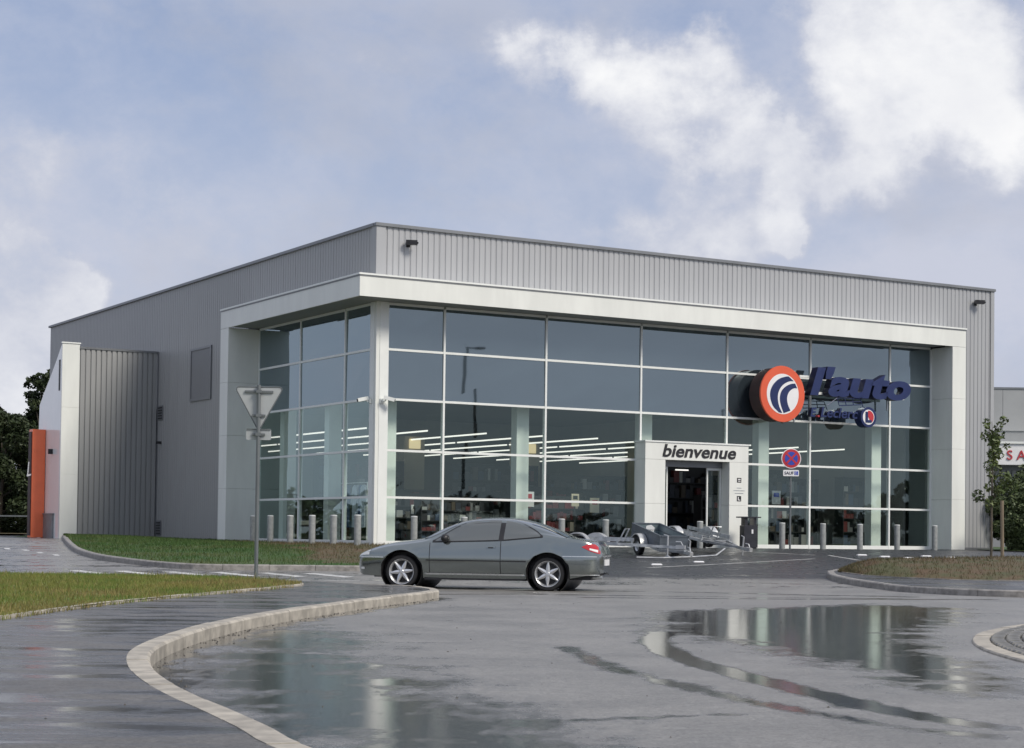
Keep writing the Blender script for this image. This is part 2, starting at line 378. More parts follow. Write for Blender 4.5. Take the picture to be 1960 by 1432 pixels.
# ------------------------------------------------------------------ ground
def poly_dist(p, pts):
    best = 1e9
    for a, b in zip(pts, pts[1:]):
        ax, ay = a; bx, by = b; dx, dy = bx - ax, by - ay; t = ((p[0] - ax) * dx + (p[1] - ay) * dy) / (dx * dx + dy * dy)
        t = min(1, max(0, t)); best = min(best, math.hypot(p[0] - ax - dx * t, p[1] - ay - dy * t))
    return best
def inside(p, poly):
    c = False
    for a, b in zip(poly, poly[1:] + poly[:1]):
        if (a[1] > p[1]) != (b[1] > p[1]) and p[0] < (b[0] - a[0]) * (p[1] - a[1]) / (b[1] - a[1]) + a[0]: c = not c
    return c
KERB_IN = [(1.2,4.2),(.3,5.4),(-.77,7.49),(-1.05,8.25),(-1.36,9.08),(-1.6,9.68),(-1.96,10.68),(-2.22,11.54),(-2.42,12.35),(-2.57,13.1),(-2.69,14.0),(-2.76,15.2),(-2.77,16.67),(-2.69,18.7),(-2.44,20.9),(-2.1,23.1),(-1.7,25.4),(-1.3,27.4),(-1.12,28.6)]
PUDDLES = [[(2.06,24.4),(3.4,25.8),(5.6,28.3),(6.5,26.9),(5.9,24.2),(5.0,21.5),(4.4,19.8),(4.0,18.2),(3.75,16.2),(3.7,14.4),(3.4,12.3),(2.95,11.9),(2.75,13.2),(2.5,15.4),(2.2,17.6),(1.75,19.0),(1.75,21.5)],
           [(-2.7,19.0),(-2.75,16.5),(-2.6,13.4),(-2.1,11.3),(-1.4,9.3),(-.3,7.2),(.9,7.0),(.55,9),(-.1,11),(-.7,13.2),(-1.2,15.5),(-1.5,18.2),(-2.1,19.6)]]
STREAKS = [([(1.62,19.2),(1.36,17.6),(1.36,16.1),(1.48,14.6),(1.71,13.2),(1.96,11.9),(2.13,11.0),(2.36,10.3),(2.62,9.8)], .13, 1.0),
           ([(.5,16.4),(.74,14.1),(1.0,12.9),(1.39,11.5),(1.75,10.5),(2.05,9.8),(2.45,9.4)], .11, .62),
           ([(-2.4,29.5),(-.8,30.6),(.5,31.1)], .14, .9), ([(1.2,29.6),(2.6,29.8),(4.5,30.1),(8.2,31.2)], .13, .9), ([(-.3,33.5),(3,33.2),(7,32.0)], .2, .6), ([(.9,30.9),(3.2,30.8),(6.6,31.0)], .09, .8),
           ([(-.6,9.6),(.3,9.9),(1.3,10.4)], .05, .7)]
def wetness(x, y):
    w = 0
    for iP, P in enumerate(PUDDLES):
        d = min(poly_dist((x, y), P + P[:1]), 3); s = d if inside((x, y), P) else -d
        w = max(w, min(1, max(0, .45 + s / 1.6)) * (.95, .72)[iP])
    for pts, r, a in STREAKS:
        d = poly_dist((x, y), pts); w = max(w, a * min(1, max(0, 1.5 - d / r)))
    k = poly_dist((x, y), KERB_IN); w = max(w, .8 * min(1, max(0, 1 - k / .45)))
    return w
xs = [-900, -400, -160, -80, -45, -30, -20, -14, -10, -7, -5] + [-4 + .1 * i for i in range(129)] + [9, 9.6, 10.4, 12, 15, 20, 28, 40, 70, 140, 400, 900]
ys = [-400, -150, -60, -25, -8, 0, 4, 6] + [6.2 + .13 * i for i in range(221)] + [35, 35.6, 36.3, 37, 37.7, 38.3, 38.7, 39.1, 39.6, 40.5, 42, 44, 47, 50, 53, 55, 58, 64, 75, 90, 120, 200, 400, 900, 1800]
rm = MB(); rm.grid([[(x, y, G(y)) for x in xs] for y in ys])
ro = rm.build('road', m_road, kind='structure')
me = ro.data; at = me.attributes.new('wet', 'FLOAT', 'POINT'); fr = me.attributes.new('fresh', 'FLOAT', 'POINT')
wv = []; fv = []
for y in ys:
    for x in xs:
        wv.append(wetness(x, y) if -4.2 < x < 9.2 and 5 < y < 36 else (.25 + .25 * (math.sin(x * .3 + y * .17) > 0) if y < 60 and x < -4 else .2))
        fv.append(min(1, max(0, (y - 38.3 - .05 * (x - 1)) / .8)) if x > -3.2 else 0)
at.data.foreach_set('value', wv); fr.data.foreach_set('value', fv)

def sheet(name, polys, m, dz, n=None):          # flat sheets draped on the road slope
    b = MB()
    for poly in polys:
        tri = tessellate_polygon([[Vector((*p, 0)) for p in poly]])
        vs = [(x, y, G(y) + dz) for x, y in poly]
        b.add(vs, [t if (Vector(vs[t[1]]) - Vector(vs[t[0]])).cross(Vector(vs[t[2]]) - Vector(vs[t[0]])).z > 0 else t[::-1] for t in tri])
    return b.build(name, m, kind='structure')
def offset(pts, d):
    o = []
    for i, p in enumerate(pts):
        t = (pts[min(i + 1, len(pts) - 1)] - pts[max(i - 1, 0)]).normalized(); o.append(p + Vector((-t.y, t.x, 0)) * d)
    return o
def kerb(name, path, width, h, stone, m, side=1, z=G, lip=.02, base=-.06):
    """a run of kerb stones along a path (the road face), each stone an object"""
    root = link(name, None, None, (path[0].x, path[0].y, 0), kind='structure')
    off = Vector((path[0].x, path[0].y, 0))
    ln = sum((b - a).length for a, b in zip(path, path[1:])); cnt = max(1, round(ln / stone)); K = 6
    fine = resample(path, cnt * K + 1)
    for i in range(cnt):
        seg = fine[i * K:(i + 1) * K + 1]
        d0 = (seg[1] - seg[0]).normalized() * .005; d1 = (seg[-1] - seg[-2]).normalized() * .005
        seg[0] = seg[0] + d0; seg[-1] = seg[-1] - d1
        dz = random.uniform(-.004, .004)
        rows = []
        for o_, zz in ((0, base), (0, h - lip), (lip, h), (width, h), (width, base)):
            rows.append([(p.x - off.x, p.y - off.y, z(p.y) + zz + (dz if zz > 0 else 0)) for p in offset(seg, o_ * side)])
        b = MB(); b.grid(rows if side < 0 else [r[::-1] for r in rows])
        n = K + 1
        b.add([rows[j][0] for j in range(5)], [(0, 1, 2, 3, 4)]); b.add([rows[j][-1] for j in range(5)], [(4, 3, 2, 1, 0)])
        b.build('kerb_stone', m, root)
    return root
V = lambda pts: [Vector((x, y, 0)) for x, y in pts]
# pavement on the left with its kerb
tip = [(-1.12,28.6),(-1.18,29.5),(-1.45,30.5),(-1.95,31.35),(-2.7,32.0)]
kpath = spline(V(KERB_IN), 120)
kerb('kerb', kpath, .16, .12, 1.0, m_concrete, side=1)
kerb('kerb', spline(V(tip), 20), .15, .118, 1.0, m_concrete, side=1)
GRASS_NEAR = [(-5.6,3),(-5.3,10),(-4.95,17.75),(-4.86,20.12),(-4.72,21.84),(-4.36,24.39),(-3.9,27.1),(-3.55,29.5)]
GRASS_TIP = [(-3.55,29.5),(-3.45,30.2),(-3.55,31.0),(-4.2,32.6),(-5.2,34.2),(-6.4,34.75),(-8.2,34.9),(-14,34.9),(-40,34.9)]
pv = [(p.x, p.y) for p in offset(kpath, .15)] + [(p.x, p.y) for p in offset(V(tip), .14)] + [(-2.75,32.0),(-3.6,32.9),(-4.6,33.9),(-5.4,34.5),(-5.2,34.1)] + GRASS_TIP[3::-1] + GRASS_NEAR[::-1][1:] + [(-5.6,2),(1.6,2)]
sheet('pavement', [pv], m_pave, .116)
kerb('edging_kerb', spline(V(GRASS_NEAR), 60), .06, .150, 1.0, m_concrete, side=1, lip=.01)
kerb('edging_kerb', spline(V(GRASS_TIP[:6]), 24), .06, .150, 1.0, m_concrete, side=1, lip=.01)
verge_poly = GRASS_NEAR + GRASS_TIP[1:] + [(-40,3)]
sheet('verge_ground', [verge_poly], m_grass, .145)
kerb('kerb', V([(-5.4,34.92),(-8,35.02),(-14,35.02),(-40,35.02)]), .12, .10, 1.0, m_concrete, side=-1)

def blades(name, pts, h, w, mats, lean=.5, mi=lambda x, y: 0):
    vs = []; fs = []; ms = []
    for x, y, z in pts:
        for _ in range(1):
            a = random.uniform(0, 6.283); hh = h * random.uniform(.5, 1.4); ww = w * random.uniform(.6, 1.3); k = len(vs)
            dx, dy = math.cos(a) * ww, math.sin(a) * ww; l = random.uniform(-lean, lean) * hh; l2 = random.uniform(-lean, lean) * hh
            vs += [(x - dx, y - dy, z - .01), (x + dx, y + dy, z - .01), (x + l, y + l2, z + hh)]; fs.append((k, k + 1, k + 2)); ms.append(mi(x, y))
    me = bpy.data.meshes.new(name); me.from_pydata(vs, [], fs)
    for m in mats: me.materials.append(m)
    me.polygons.foreach_set('material_index', ms); me.update()
    return me
def scatter(poly, n, zf, keep=lambda x, y: True):
    x0, x1 = min(p[0] for p in poly), max(p[0] for p in poly); y0, y1 = min(p[1] for p in poly), max(p[1] for p in poly); o = []
    while len(o) < n:
        x, y = random.uniform(x0, x1), random.uniform(y0, y1)
        if inside((x, y), poly) and keep(x, y): o.append((x, y, zf(x, y)))
    return o
vis = [(-13,35.0)] + [(-13,33)] + [(-9.5,24),(-7.4,17)] + GRASS_NEAR[2:] + GRASS_TIP[1:7]
def dryness(x, y): return mnoise.noise(Vector((x * .55, y * .35, 2.2))) + (.35 if x > -5.6 else -.1) + .25 * max(0, (x + 7.5) / 3)
g1 = scatter(vis, 70000, lambda x, y: .145 + G(y))
g1 += [(p[0] + random.uniform(-.05, .06), p[1], p[2] - .02) for p in scatter([(x - .12, y) for x, y in GRASS_NEAR[1:]] + [(x + .05, y) for x, y in GRASS_NEAR[:0:-1]], 2600, lambda x, y: .14)]
go = link('verge_grass', blades('verge_grass', g1, .05, .0055, [m_grass, m_grassdry], mi=lambda x, y: 1 if dryness(x, y) + random.uniform(-.35, .35) > .45 else 0), kind='stuff')
tag(go, 'short damp green and straw coloured grass of the verge behind the pavement', 'grass')

# grass bank below the shop
YAW = 1.03817; CY, SY = math.cos(YAW), math.sin(YAW); BX, BY = -4.197, 56.0
def loc2w(a, b): return (BX + a * SY - b * CY, BY + a * CY + b * SY)
def w2loc(x, y): x -= BX; y -= BY; return (x * SY + y * CY, -x * CY + y * SY)
BK = [(-19.6,79.2),(-17.2,70),(-15.2,62),(-13.99,56.92),(-12.21,50.46),(-11.1,46.86),(-9.99,44.04),(-9.1,42.5),(-7.9,40.8),(-6.9,39.95),(-5.64,39.9),(-4.67,40.05),(-3.31,40.1),(-1.5,40.6),(.4,41.5),(1.3,42.1)]
bpath = spline(V(BK), 140)
kerb('kerb', bpath, .13, .12, 1.0, m_concrete_dark, side=1)
foot = resample(V([loc2w(*p) for p in ((-3.95,28.3),(-3.3,19.7),(.25,19.4),(.25,.25),(3.2,.25),(3.4,-2.5))]), 140)
top = offset(bpath, .12); rows = []; bank_pts = []
for k in range(15):
    t = k / 14; r = []
    for a, b in zip(top, foot):
        p = a.lerp(b, t); z0 = G(a.y) + .11; s = min(1, t / .8); s = s * s * (3 - 2 * s) * .4 + s * .6
        z = z0 + (PAD + .012 - z0) * s + .05 * math.sin(math.pi * s) + .02 * mnoise.noise(Vector((p.x, p.y, 0)))
        r.append((p.x, p.y, z))
    rows.append(r)
bb = MB(); bb.grid(rows[::-1])
bk = bb.mesh('bank', [m_grassbank, m_soilgrass], 60)
soilx = lambda x, y: x + .25 * (y - 45) + 1.5 * mnoise.noise(Vector((x * .4, y * .4, 1))) > -5.0
for p in bk.polygons:
    c = p.center; p.material_index = 1 if soilx(c.x, c.y) else 0
link('bank', bk, kind='structure')
bl = []
while len(bl) < 46000:
    i = random.randrange(20, 138); k = random.randrange(13); u, v = random.random(), random.random()
    p = Vector(rows[k][i]).lerp(Vector(rows[k][i + 1]), u).lerp(Vector(rows[k + 1][i]).lerp(Vector(rows[k + 1][i + 1]), u), v)
    if soilx(p.x, p.y) and random.random() < .35: continue
    a_, b_ = w2loc(p.x, p.y)
    if a_ > -.3 and b_ > -.3: continue
    bl.append(p)
tag(link('bank_grass', blades('bank_grass', bl, .07, .010, [m_grassbank, m_soilgrass], mi=lambda x, y: 1 if soilx(x, y) else 0), kind='stuff'), 'rough dark green grass on the bank below the shop wall', 'grass')

# planted island on the right
ik = spline(V([(7.0,40.5),(6.86,39.6),(6.78,38.6),(6.88,37.4),(7.15,36.1),(7.55,34.8),(8.0,33.6),(8.6,32.85),(9.6,32.5),(12,32.5),(20,33.2)]), 90)
kerb('kerb', ik, .15, .12, 1.0, m_concrete_dark, side=1)
ib = spline(V([(7.0,40.5),(7.3,41.3),(7.8,42.4),(8.4,43.5),(9.2,44.5),(10.2,45.6),(11.5,46.4),(13.5,46.7),(20,47)]), 60)
kerb('kerb', ib, .13, .11, 1.0, m_concrete_dark, side=-1)
iff = resample(offset(ik, .14), 60); ibb = resample(offset(ib, -.12), 60)
b = MB(); b.grid([[(p.x, p.y, G(p.y) + .105) for p in [a.lerp(c, t / 16) for a, c in zip(iff, ibb)]] for t in range(17)]); b.build('island_path', m_path, kind='structure')
sn = resample(V([(7.25,39.9),(7.5,38.9),(8.2,38.1),(9.0,37.6),(10.2,37.4),(20,37.8)]), 60); sb = resample(offset(ib, -.22), 60)
kerb('edging_kerb', V([(p.x, p.y) for p in sn]), .05, .125, 1.0, m_concrete_dark, side=-1, lip=.01)
rows = []
for t in range(17):
    f = t / 16; rows.append([(p.x, p.y, G(p.y) + .112 + .26 * math.sin(math.pi * f) ** .8 * min(1, i / 8) + .03 * mnoise.noise(p * 1.3)) for i, p in enumerate([a.lerp(c, f) for a, c in zip(sn, sb)])])
b = MB(); b.grid(rows); b.build('island_soil', m_soilgrass, smooth=80, kind='structure')
sg = []
for _ in range(9000):
    i = random.randrange(40); k = random.randrange(16); u, v = random.random(), random.random()
    sg.append(Vector(rows[k][i]).lerp(Vector(rows[k][i + 1]), u).lerp(Vector(rows[k + 1][i]).lerp(Vector(rows[k + 1][i + 1]), u), v))
tag(link('island_grass', blades('island_grass', sg, .06, .008, [m_soilgrass]), kind='stuff'), 'thin brownish grass on the soil mound of the planted island', 'grass')

# roundabout at the right edge: kerb ring, ring of cobbles, grass middle
RC = (16.195, 15.268); RR = 11.97
def arc(r, a0, a1, n): return [Vector((RC[0] + r * math.cos(math.radians(a0 + (a1 - a0) * i / (n - 1))), RC[1] + r * math.sin(math.radians(a0 + (a1 - a0) * i / (n - 1))), 0)) for i in range(n)]
kerb('roundabout_kerb', arc(RR, 120, 200, 80), .17, .022, 1.0, m_concrete, side=1, lip=.012)
cob = link('cobble_ring', None, None, (RC[0], RC[1], 0), kind='structure')
bed = MB(); bed.grid([[(p.x - RC[0], p.y - RC[1], -.012 + .02 * k) for p in arc(RR - .17 - .47 * k, 118, 202, 60)] for k in range(3)]); bed.build('mortar_bed', m_concrete_dark, cob)
cm = MB(); cm.box(-.045, .045, -.07, .07, -.04, .03, ch=.012); cme = cm.mesh('cobble', m_coble)
for k in range(6):
    r = RR - .17 - .08 - k * .15
    for j in range(40):
        a = 140 + j * 1.05 + (k % 2) * .5
        q = (r * math.cos(math.radians(a)), r * math.sin(math.radians(a)))
        o = link('cobble', cme, cob, (q[0], q[1], .004 + .0063 * (k * .15 + .08) / .15 * 1.1 + random.uniform(-.004, .004)), math.radians(a) + math.pi / 2 + random.uniform(-.05, .05))
        o.scale = (1.7, .95, 1)
rg = MB(); rg.grid([[(RC[0] + (RR - 1.15) * f * math.cos(math.radians(a)), RC[1] + (RR - 1.15) * f * math.sin(math.radians(a)), .09 + .5 * (1 - f)) for a in range(0, 361, 4)] for f in (.02, .4, .7, .9, 1)]); rg.build('roundabout_lawn', m_grass, kind='structure')
rgp = []
for _ in range(5000):
    a = math.radians(random.uniform(130, 195)); f = math.sqrt(random.uniform(.78, .995)); r = (RR - 1.15) * f
    rgp.append((RC[0] + r * math.cos(a), RC[1] + r * math.sin(a), .09 + .5 * (1 - f) + .005))
tag(link('roundabout_grass', blades('roundabout_grass', rgp, .06, .007, [m_grass]), kind='stuff'), 'short green grass in the middle of the cobbled roundabout', 'grass')

# painted markings
def strip(p, q, w, n=8):
    p, q = Vector((*p, 0)), Vector((*q, 0)); d = (q - p).normalized(); s = Vector((-d.y, d.x, 0)) * w / 2; b = MB(); rows = []
    for i in range(n + 1):
        c = p.lerp(q, i / n); rows.append([(c.x + s.x, c.y + s.y, G(c.y + s.y) + .004), (c.x - s.x, c.y - s.y, G(c.y - s.y) + .004)])
    b.grid(rows); return b
for p, q, w in [((3.23,43.18),(5.52,45.85),.10),((5.52,45.85),(8.18,49.2),.10),((8.57,51.6),(6.44,53.9),.10),((8.95,51.6),(9.25,48.7),.10),((9.25,48.7),(11.9,47.5),.10),((-1.6,42.0),(2.3,43.9),.06)]:
    strip(p, q, w).build('road_line', m_marking, kind='structure')
for x in (-9.3,-8.3,-7.3,-6.3,-5.3,-4.3):
    strip((x,38.9),(x+1.0,37.6),.30).build('crossing_stripe', m_marking, kind='structure')
for p, q in [((-13.67,49.5),(-13.41,48.8)),((-12.98,48.7),(-12.69,48.0)),((-12.25,47.4),(-11.99,46.7)),((-11.54,46.2),(-11.28,45.5))]:
    strip(p, q, .14).build('road_dash', m_marking, kind='structure')
strip((-9.6,36.2),(-3.0,36.4),.10).build('road_line', m_marking, kind='structure')
st = MB(); st.box(-.13, .13, -.13, .13, 0, .035, ch=.02); stm = st.mesh('bay_stud', m_signwhite)
for i, (x, y) in enumerate([(9.93,51.81),(10.4,50.92),(10.91,50.26),(11.7,51.59),(11.4,49.43),(12.22,50.92),(12.72,50.27),(13.24,49.55),(3.55,44.6),(4.75,46.3)]):
    o = link('bay_stud', stm, None, (x, y, G(y)))
    tag(o, ['square white bay stud on the dark forecourt, furthest left of the ones beyond the island','white bay stud beyond the island, second from the left','white bay stud beyond the island, third from the left','white bay stud beyond the island lying furthest back, near the right pillar','white bay stud beside the white line end beyond the island','white bay stud straight in front of the right white pillar','white bay stud just left of the young tree','white bay stud just right of the young tree and stake','white stud on the asphalt under the drawbar of the grey box trailer','white stud on the asphalt in front of the right hand bare trailer'][i], 'road stud', 'white studs on the forecourt')
# far verges
b = MB(); b.grid([[(x, y, PAD + .1) for x in (-140, -90, -60, -40, -24)] for y in (92, 97, 110)]); b.build('far_verge', m_soilgrass, kind='structure')
b = MB(); b.grid([[(x, y, PAD + .03) for x in (17.5, 22, 30, 50, 120)] for y in (62, 66, 80, 100)]); b.build('far_verge', m_grassbank, kind='structure')

# ------------------------------------------------------------------ the shop
ROT = math.atan2(CY, SY)
shop = thing('store_building', 'long grey metal clad shop with a white framed glass corner', 'shop', (BX, BY, PAD), ROT)
A = [.334, 2.336, 6.083, 9.811, 13.394, 17.08, 20.80, 22.807]      # front mullions
B = [.310, 2.226, 5.70, 9.273]                                     # side mullions
Z = [0.0, 1.467, 2.914, 4.492, 6.029, 7.40]                        # transoms above the ground floor
P_, Q_ = 1.12, 1.155; ZC0, ZC1, ZT = 7.453, 8.094, 9.79; AE, BE = 23.49, 10.07; AR, BL = 25.83, 34.37
R_ = .10
def box(name, *a, m=None, parent=shop, ch=0, **kw): return MB().box(*a, ch=ch).build(name, m, parent, **kw)
# cladding sheets: trapezoid ribs
def clad_mesh(name, w, z0, z1, m, ribs=5, depth=.025):
    p = w / ribs; prof = [(0, 0)]
    for i in range(ribs):
        x = i * p; prof += [(x + p * .12, 0), (x + p * .22, -depth), (x + p * .90, -depth), (x + p, 0)] if i < ribs - 1 else [(x + p * .12, 0), (x + p * .22, -depth), (x + p * .90, -depth), (x + p - .003, 0)]
    b = MB(); b.grid([[(x, y, z0) for x, y in prof], [(x, y, z1) for x, y in prof]]); return b.mesh(name, m)
wf = AE / 23; mshort = clad_mesh('cladding_panel', wf, ZC1 - .35, ZT, m_clad)
for i in range(23): link('cladding_panel', mshort, shop, (i * wf, -R_, 0))
wr = (AR - AE) / 2; mfull = clad_mesh('cladding_panel', wr, .10, ZT, m_clad, 6)
for i in range(2): link('cladding_panel', mfull, shop, (AE + i * wr, -R_, 0))
wl = BE / 10; ms2 = clad_mesh('cladding_panel', wl, ZC1 - .35, ZT, m_clad_shaded, 5, .016)
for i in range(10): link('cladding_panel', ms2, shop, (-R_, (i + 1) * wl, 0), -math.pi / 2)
wl2 = (BL - BE) / 24; mf2 = clad_mesh('cladding_panel', wl2, .06, ZT, m_clad_shaded, 5, .016)
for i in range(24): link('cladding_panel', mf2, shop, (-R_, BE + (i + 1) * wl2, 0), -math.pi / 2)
box('corner_flashing', -R_ - .05, .17, -R_ - .055, -R_ - .048, ZC1, ZT, m=m_clad)
box('corner_flashing', -R_ - .055, -R_ - .048, -R_ - .048, .17, ZC1, ZT, m=m_clad_shaded)
box('corner_flashing', AR - .12, AR + .05, -R_ - .055, -R_ - .048, .1, ZT, m=m_clad)
box('corner_flashing', AR + .05, AR + .056, -R_ - .055, .1, .1, ZT, m=m_clad)
box('base_flashing', AE, AR + .06, -R_ - .07, -.02, -.1, .10, m=m_flash)
# backing walls and roof keep the daylight out of the shop
box('wall', 0.02, AR, -.09, -.02, ZC1 - .4, ZT, m=m_interior)
box('wall', 22.85, AR, -.09, .3, -.1, ZC1 - .42, m=m_interior)
box('wall', -.09, -.02, 0.02, BE - .7, ZC1 - .4, ZT, m=m_interior)
box('wall', -.09, -.02, BE - .7, BL, -.1, ZT, m=m_interior)
box('wall', AR - .1, AR, .3, BL, -.1, ZT, m=m_farwall)
box('wall', 0, AR - .1, BL - .1, BL, -.1, ZT, m=m_farwall)
box('roof', -.02, AR - .02, -.02, BL - .02, ZT - .12, ZT - .05, m=m_flash)
for n, a in enumerate([(-R_ - .09, AR + .09, -R_ - .10, -.02), (-R_ - .10, -.02, -.02, BL + .05), (AR - .10, AR + .09, -.02, BL + .05), (-.02, AR - .10, BL - .1, BL + .05)]):
    box('roof_cap', *a, ZT, ZT + .10, m=m_flash, ch=.015)
# white frame: fascia, coping, soffit, fins
box('fascia', -Q_, AE, -P_, -P_ + .06, ZC0, ZC1, m=m_white)
box('fascia', -Q_, -Q_ + .06, -P_ + .06, BE, ZC0, ZC1, m=m_white)
box('fascia', AE - .06, AE, -P_ + .06, -R_ - .05, ZC0, ZC1, m=m_white)
for a in [(-Q_ - .03, AE + .03, -P_ - .03, -R_ - .052), (-Q_ - .03, -R_ - .052, -R_ - .05, BE + .03)]:
    box('coping', *a, ZC1, ZC1 + .055, m=m_whitemetal)
box('drip_edge', -Q_ - .012, AE + .012, -P_ - .012, -P_, ZC1 - .045, ZC1 - .004, m=m_flash)
box('drip_edge', -Q_ - .012, -Q_, -P_, BE + .012, ZC1 - .045, ZC1 - .004, m=m_flash)
for i in range(7): box('soffit_panel', -Q_ + .06 + i * 3.4, min(AE - .06, -Q_ + .06 + i * 3.4 + 3.392), -P_ + .06, .1, ZC0 + .03, ZC0 + .06, m=m_soffit)
for i in range(3): box('soffit_panel', -Q_ + .06, .1, .104 + i * 3.1, .1 + i * 3.1 + 3.096, ZC0 + .03, ZC0 + .06, m=m_soffit)
def fin(a0, a1, b0, b1):
    zs = [0.02, 1.85, 3.7, 5.55, ZC0 - .004]
    for z0, z1 in zip(zs, zs[1:]): box('frame_panel', a0, a1, b0, b1, z0, z1 - .006, m=m_white, ch=.004)
fin(AE - .66, AE, -P_, -.005); fin(-Q_, -.005, BE - .73, BE)
box('fin_foot', AE - .64, AE - .02, -P_ + .02, -.02, -.3, .02, m=m_soffit); box('fin_foot', -Q_ + .02, -.02, BE - .71, BE - .02, -.3, .02, m=m_soffit)
# glazing
MW = .065
box('corner_post', -.06, A[0] - .0, -.06, B[0], -.02, ZC0 + .03, m=m_white)
box('post_trim', -.075, -.06, .06, B[0] + .03, 0, ZC0 + .02, m=m_whitemetal); box('post_trim', .06, A[0] + .03, -.075, -.06, 0, ZC0 + .02, m=m_whitemetal)
mm = MB().box(-MW / 2, MW / 2, -.045, .09, 0, Z[5]).mesh('mullion', m_whitemetal)
for a in A[1:4] + A[5:]: link('mullion', mm, shop, (a, 0, 0))
link('mullion', MB().box(-MW / 2, MW / 2, -.045, .09, 3.56, Z[5]).mesh('mullion', m_whitemetal), shop, (A[4], 0, 0))
for b in B[1:]: link('mullion', mm, shop, (0, b, 0), -math.pi / 2)
def tz(i): return (Z[i] - .035, Z[i] + .035) if 0 < i < 5 else ((-.05, .13) if i == 0 else (Z[5], Z[5] + .075))
for r in range(6):
    z0, z1 = tz(r)
    for i in range(7):
        if i == 3 and r < 3:
            if r == 2: continue
            continue
        a0, a1 = A[i] + (MW / 2 if i else 0), A[i + 1] - MW / 2
        if i == 2 and r < 3: a1 = min(a1, 9.62)
        if i == 4 and r < 3: a0 = 13.9
        box('transom', a0, a1, -.035, .08, z0, z1, m=m_whitemetal)
    for i in range(3): box('transom', -.035, .08, B[i] + (MW / 2 if i else 0), B[i + 1] - MW / 2, z0, z1, m=m_whitemetal)
box('transom', AE - .72, AE - .66, -.035, .08, 0, Z[5], m=m_whitemetal)
def pane(a, b, z0, z1, axis, m):
    d = [random.uniform(-.012, .012) for _ in range(4)]; bb = MB()
    if axis == 'x': f = [(a, d[0], z0), (b, d[1], z0), (b, d[2], z1), (a, d[3], z1)]; g = [(x, y + .02, z) for x, y, z in f]
    else: f = [(d[0], b, z0), (d[1], a, z0), (d[2], a, z1), (d[3], b, z1)]; g = [(x + .02, y, z) for x, y, z in f]
    if m is m_spandrel: bb.add(f + g, [(0, 1, 2, 3), (7, 6, 5, 4), (0, 4, 5, 1), (1, 5, 6, 2), (2, 6, 7, 3), (3, 7, 4, 0)])
    else: bb.add(f, [(0, 1, 2, 3)])
    bb.build('window_pane', m, shop)
for r in range(5):
    z0, z1 = tz(r)[1], tz(r + 1)[0]
    for i in range(7):
        if i == 3 and r < 2: continue
        a0, a1 = A[i] + (MW / 2 if i else 0), A[i + 1] - MW / 2
        if i == 2 and r < 2: a1 = 9.62
        if i == 4 and r < 2: a0 = 13.9
        if i == 3 and r == 2: z0 = 3.56
        else: z0 = tz(r)[1]
        pane(a0 + .001, a1 - .001, z0, z1, 'x', m_spandrel if r > 2 else m_glass)
    z0 = tz(r)[1]
    for i in range(3): pane(B[i] + (MW / 2 if i else 0), B[i + 1] - MW / 2, z0, z1, 'y', m_spandrel if r > 2 else m_glass)
# entrance portal
PA0, PA1, PO0, PO1, PB = 9.62, 13.90, 10.43, 13.10, -.60
box('portal_lintel', PA0, PA1, PB, .05, 2.93, 3.50, m=m_white); box('portal_cap', PA0 - .03, PA1 + .03, PB - .03, .05, 3.50, 3.55, m=m_whitemetal)
for a0, a1 in ((PA0, PO0), (PO1, PA1)):
    for z0, z1 in ((0, 1.455), (1.462, 2.923)): box('portal_jamb', a0, a1, PB, .05, z0, z1, m=m_white, ch=.003)
dr = box('door_header', PO0, PO1, -.2, -.05, 2.72, 2.93, m=m_flash)
for a0, a1 in ((PO0 + .02, PO0 + .42), (PO1 - .62, PO1 - .02)):
    d = MB(); d.box(a0, a0 + .05, -.15, -.10, 0, 2.72).box(a1 - .05, a1, -.15, -.10, 0, 2.72).box(a0 + .05, a1 - .05, -.15, -.10, 0, .1).box(a0 + .05, a1 - .05, -.15, -.10, 2.64, 2.72)
    f = d.build('sliding_door', m_whitemetal, shop); MB().add([(a0 + .05, -.125, .1), (a1 - .05, -.125, .1), (a1 - .05, -.125, 2.64), (a0 + .05, -.125, 2.64)], [(0, 1, 2, 3)]).build('door_glass', m_doorglass, f)
box('entrance_light', 11.5, 12.0, .25, .33, 2.62, 2.66, m=m_tube)
# lettering
def text_mesh(s, bold=0.0, ext=.02, shear=0.0, spacing=1.0):
    c = bpy.data.curves.new('lettering', 'FONT'); c.body = s; c.extrude = ext; c.offset = bold; c.shear = shear; c.space_character = spacing; c.resolution_u = 5
    o = bpy.data.objects.new('lettering', c); COL.objects.link(o); dg = bpy.context.evaluated_depsgraph_get()
    me = bpy.data.meshes.new_from_object(o.evaluated_get(dg)); bpy.data.objects.remove(o); bpy.data.curves.remove(c); return me
def fit_text(name, s, x0, x1, z0, z1, y0, y1, m, parent, m2=None, **kw):
    """lettering scaled to a box, facing -y"""
    me = text_mesh(s, **kw); X = [v.co.x for v in me.vertices]; Y = [v.co.y for v in me.vertices]; T = [v.co.z for v in me.vertices]
    xa, xb, ya, yb, ta, tb = min(X), max(X), min(Y), max(Y), min(T), max(T)
    for v in me.vertices:
        x, y, t = v.co; v.co = (x0 + (x - xa) / (xb - xa) * (x1 - x0), y1 + (t - ta) / (tb - ta) * (y0 - y1), z0 + (y - ya) / (yb - ya) * (z1 - z0))
    me.name = name; me.materials.clear(); me.materials.append(m)
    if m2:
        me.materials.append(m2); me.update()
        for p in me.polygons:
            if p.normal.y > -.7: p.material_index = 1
    return link(name, me, parent)
fit_text('welcome_lettering', 'bienvenue', 10.30, 13.36, 3.02, 3.45, PB - .02, PB - .002, m_black, shop, bold=.022, shear=.22)
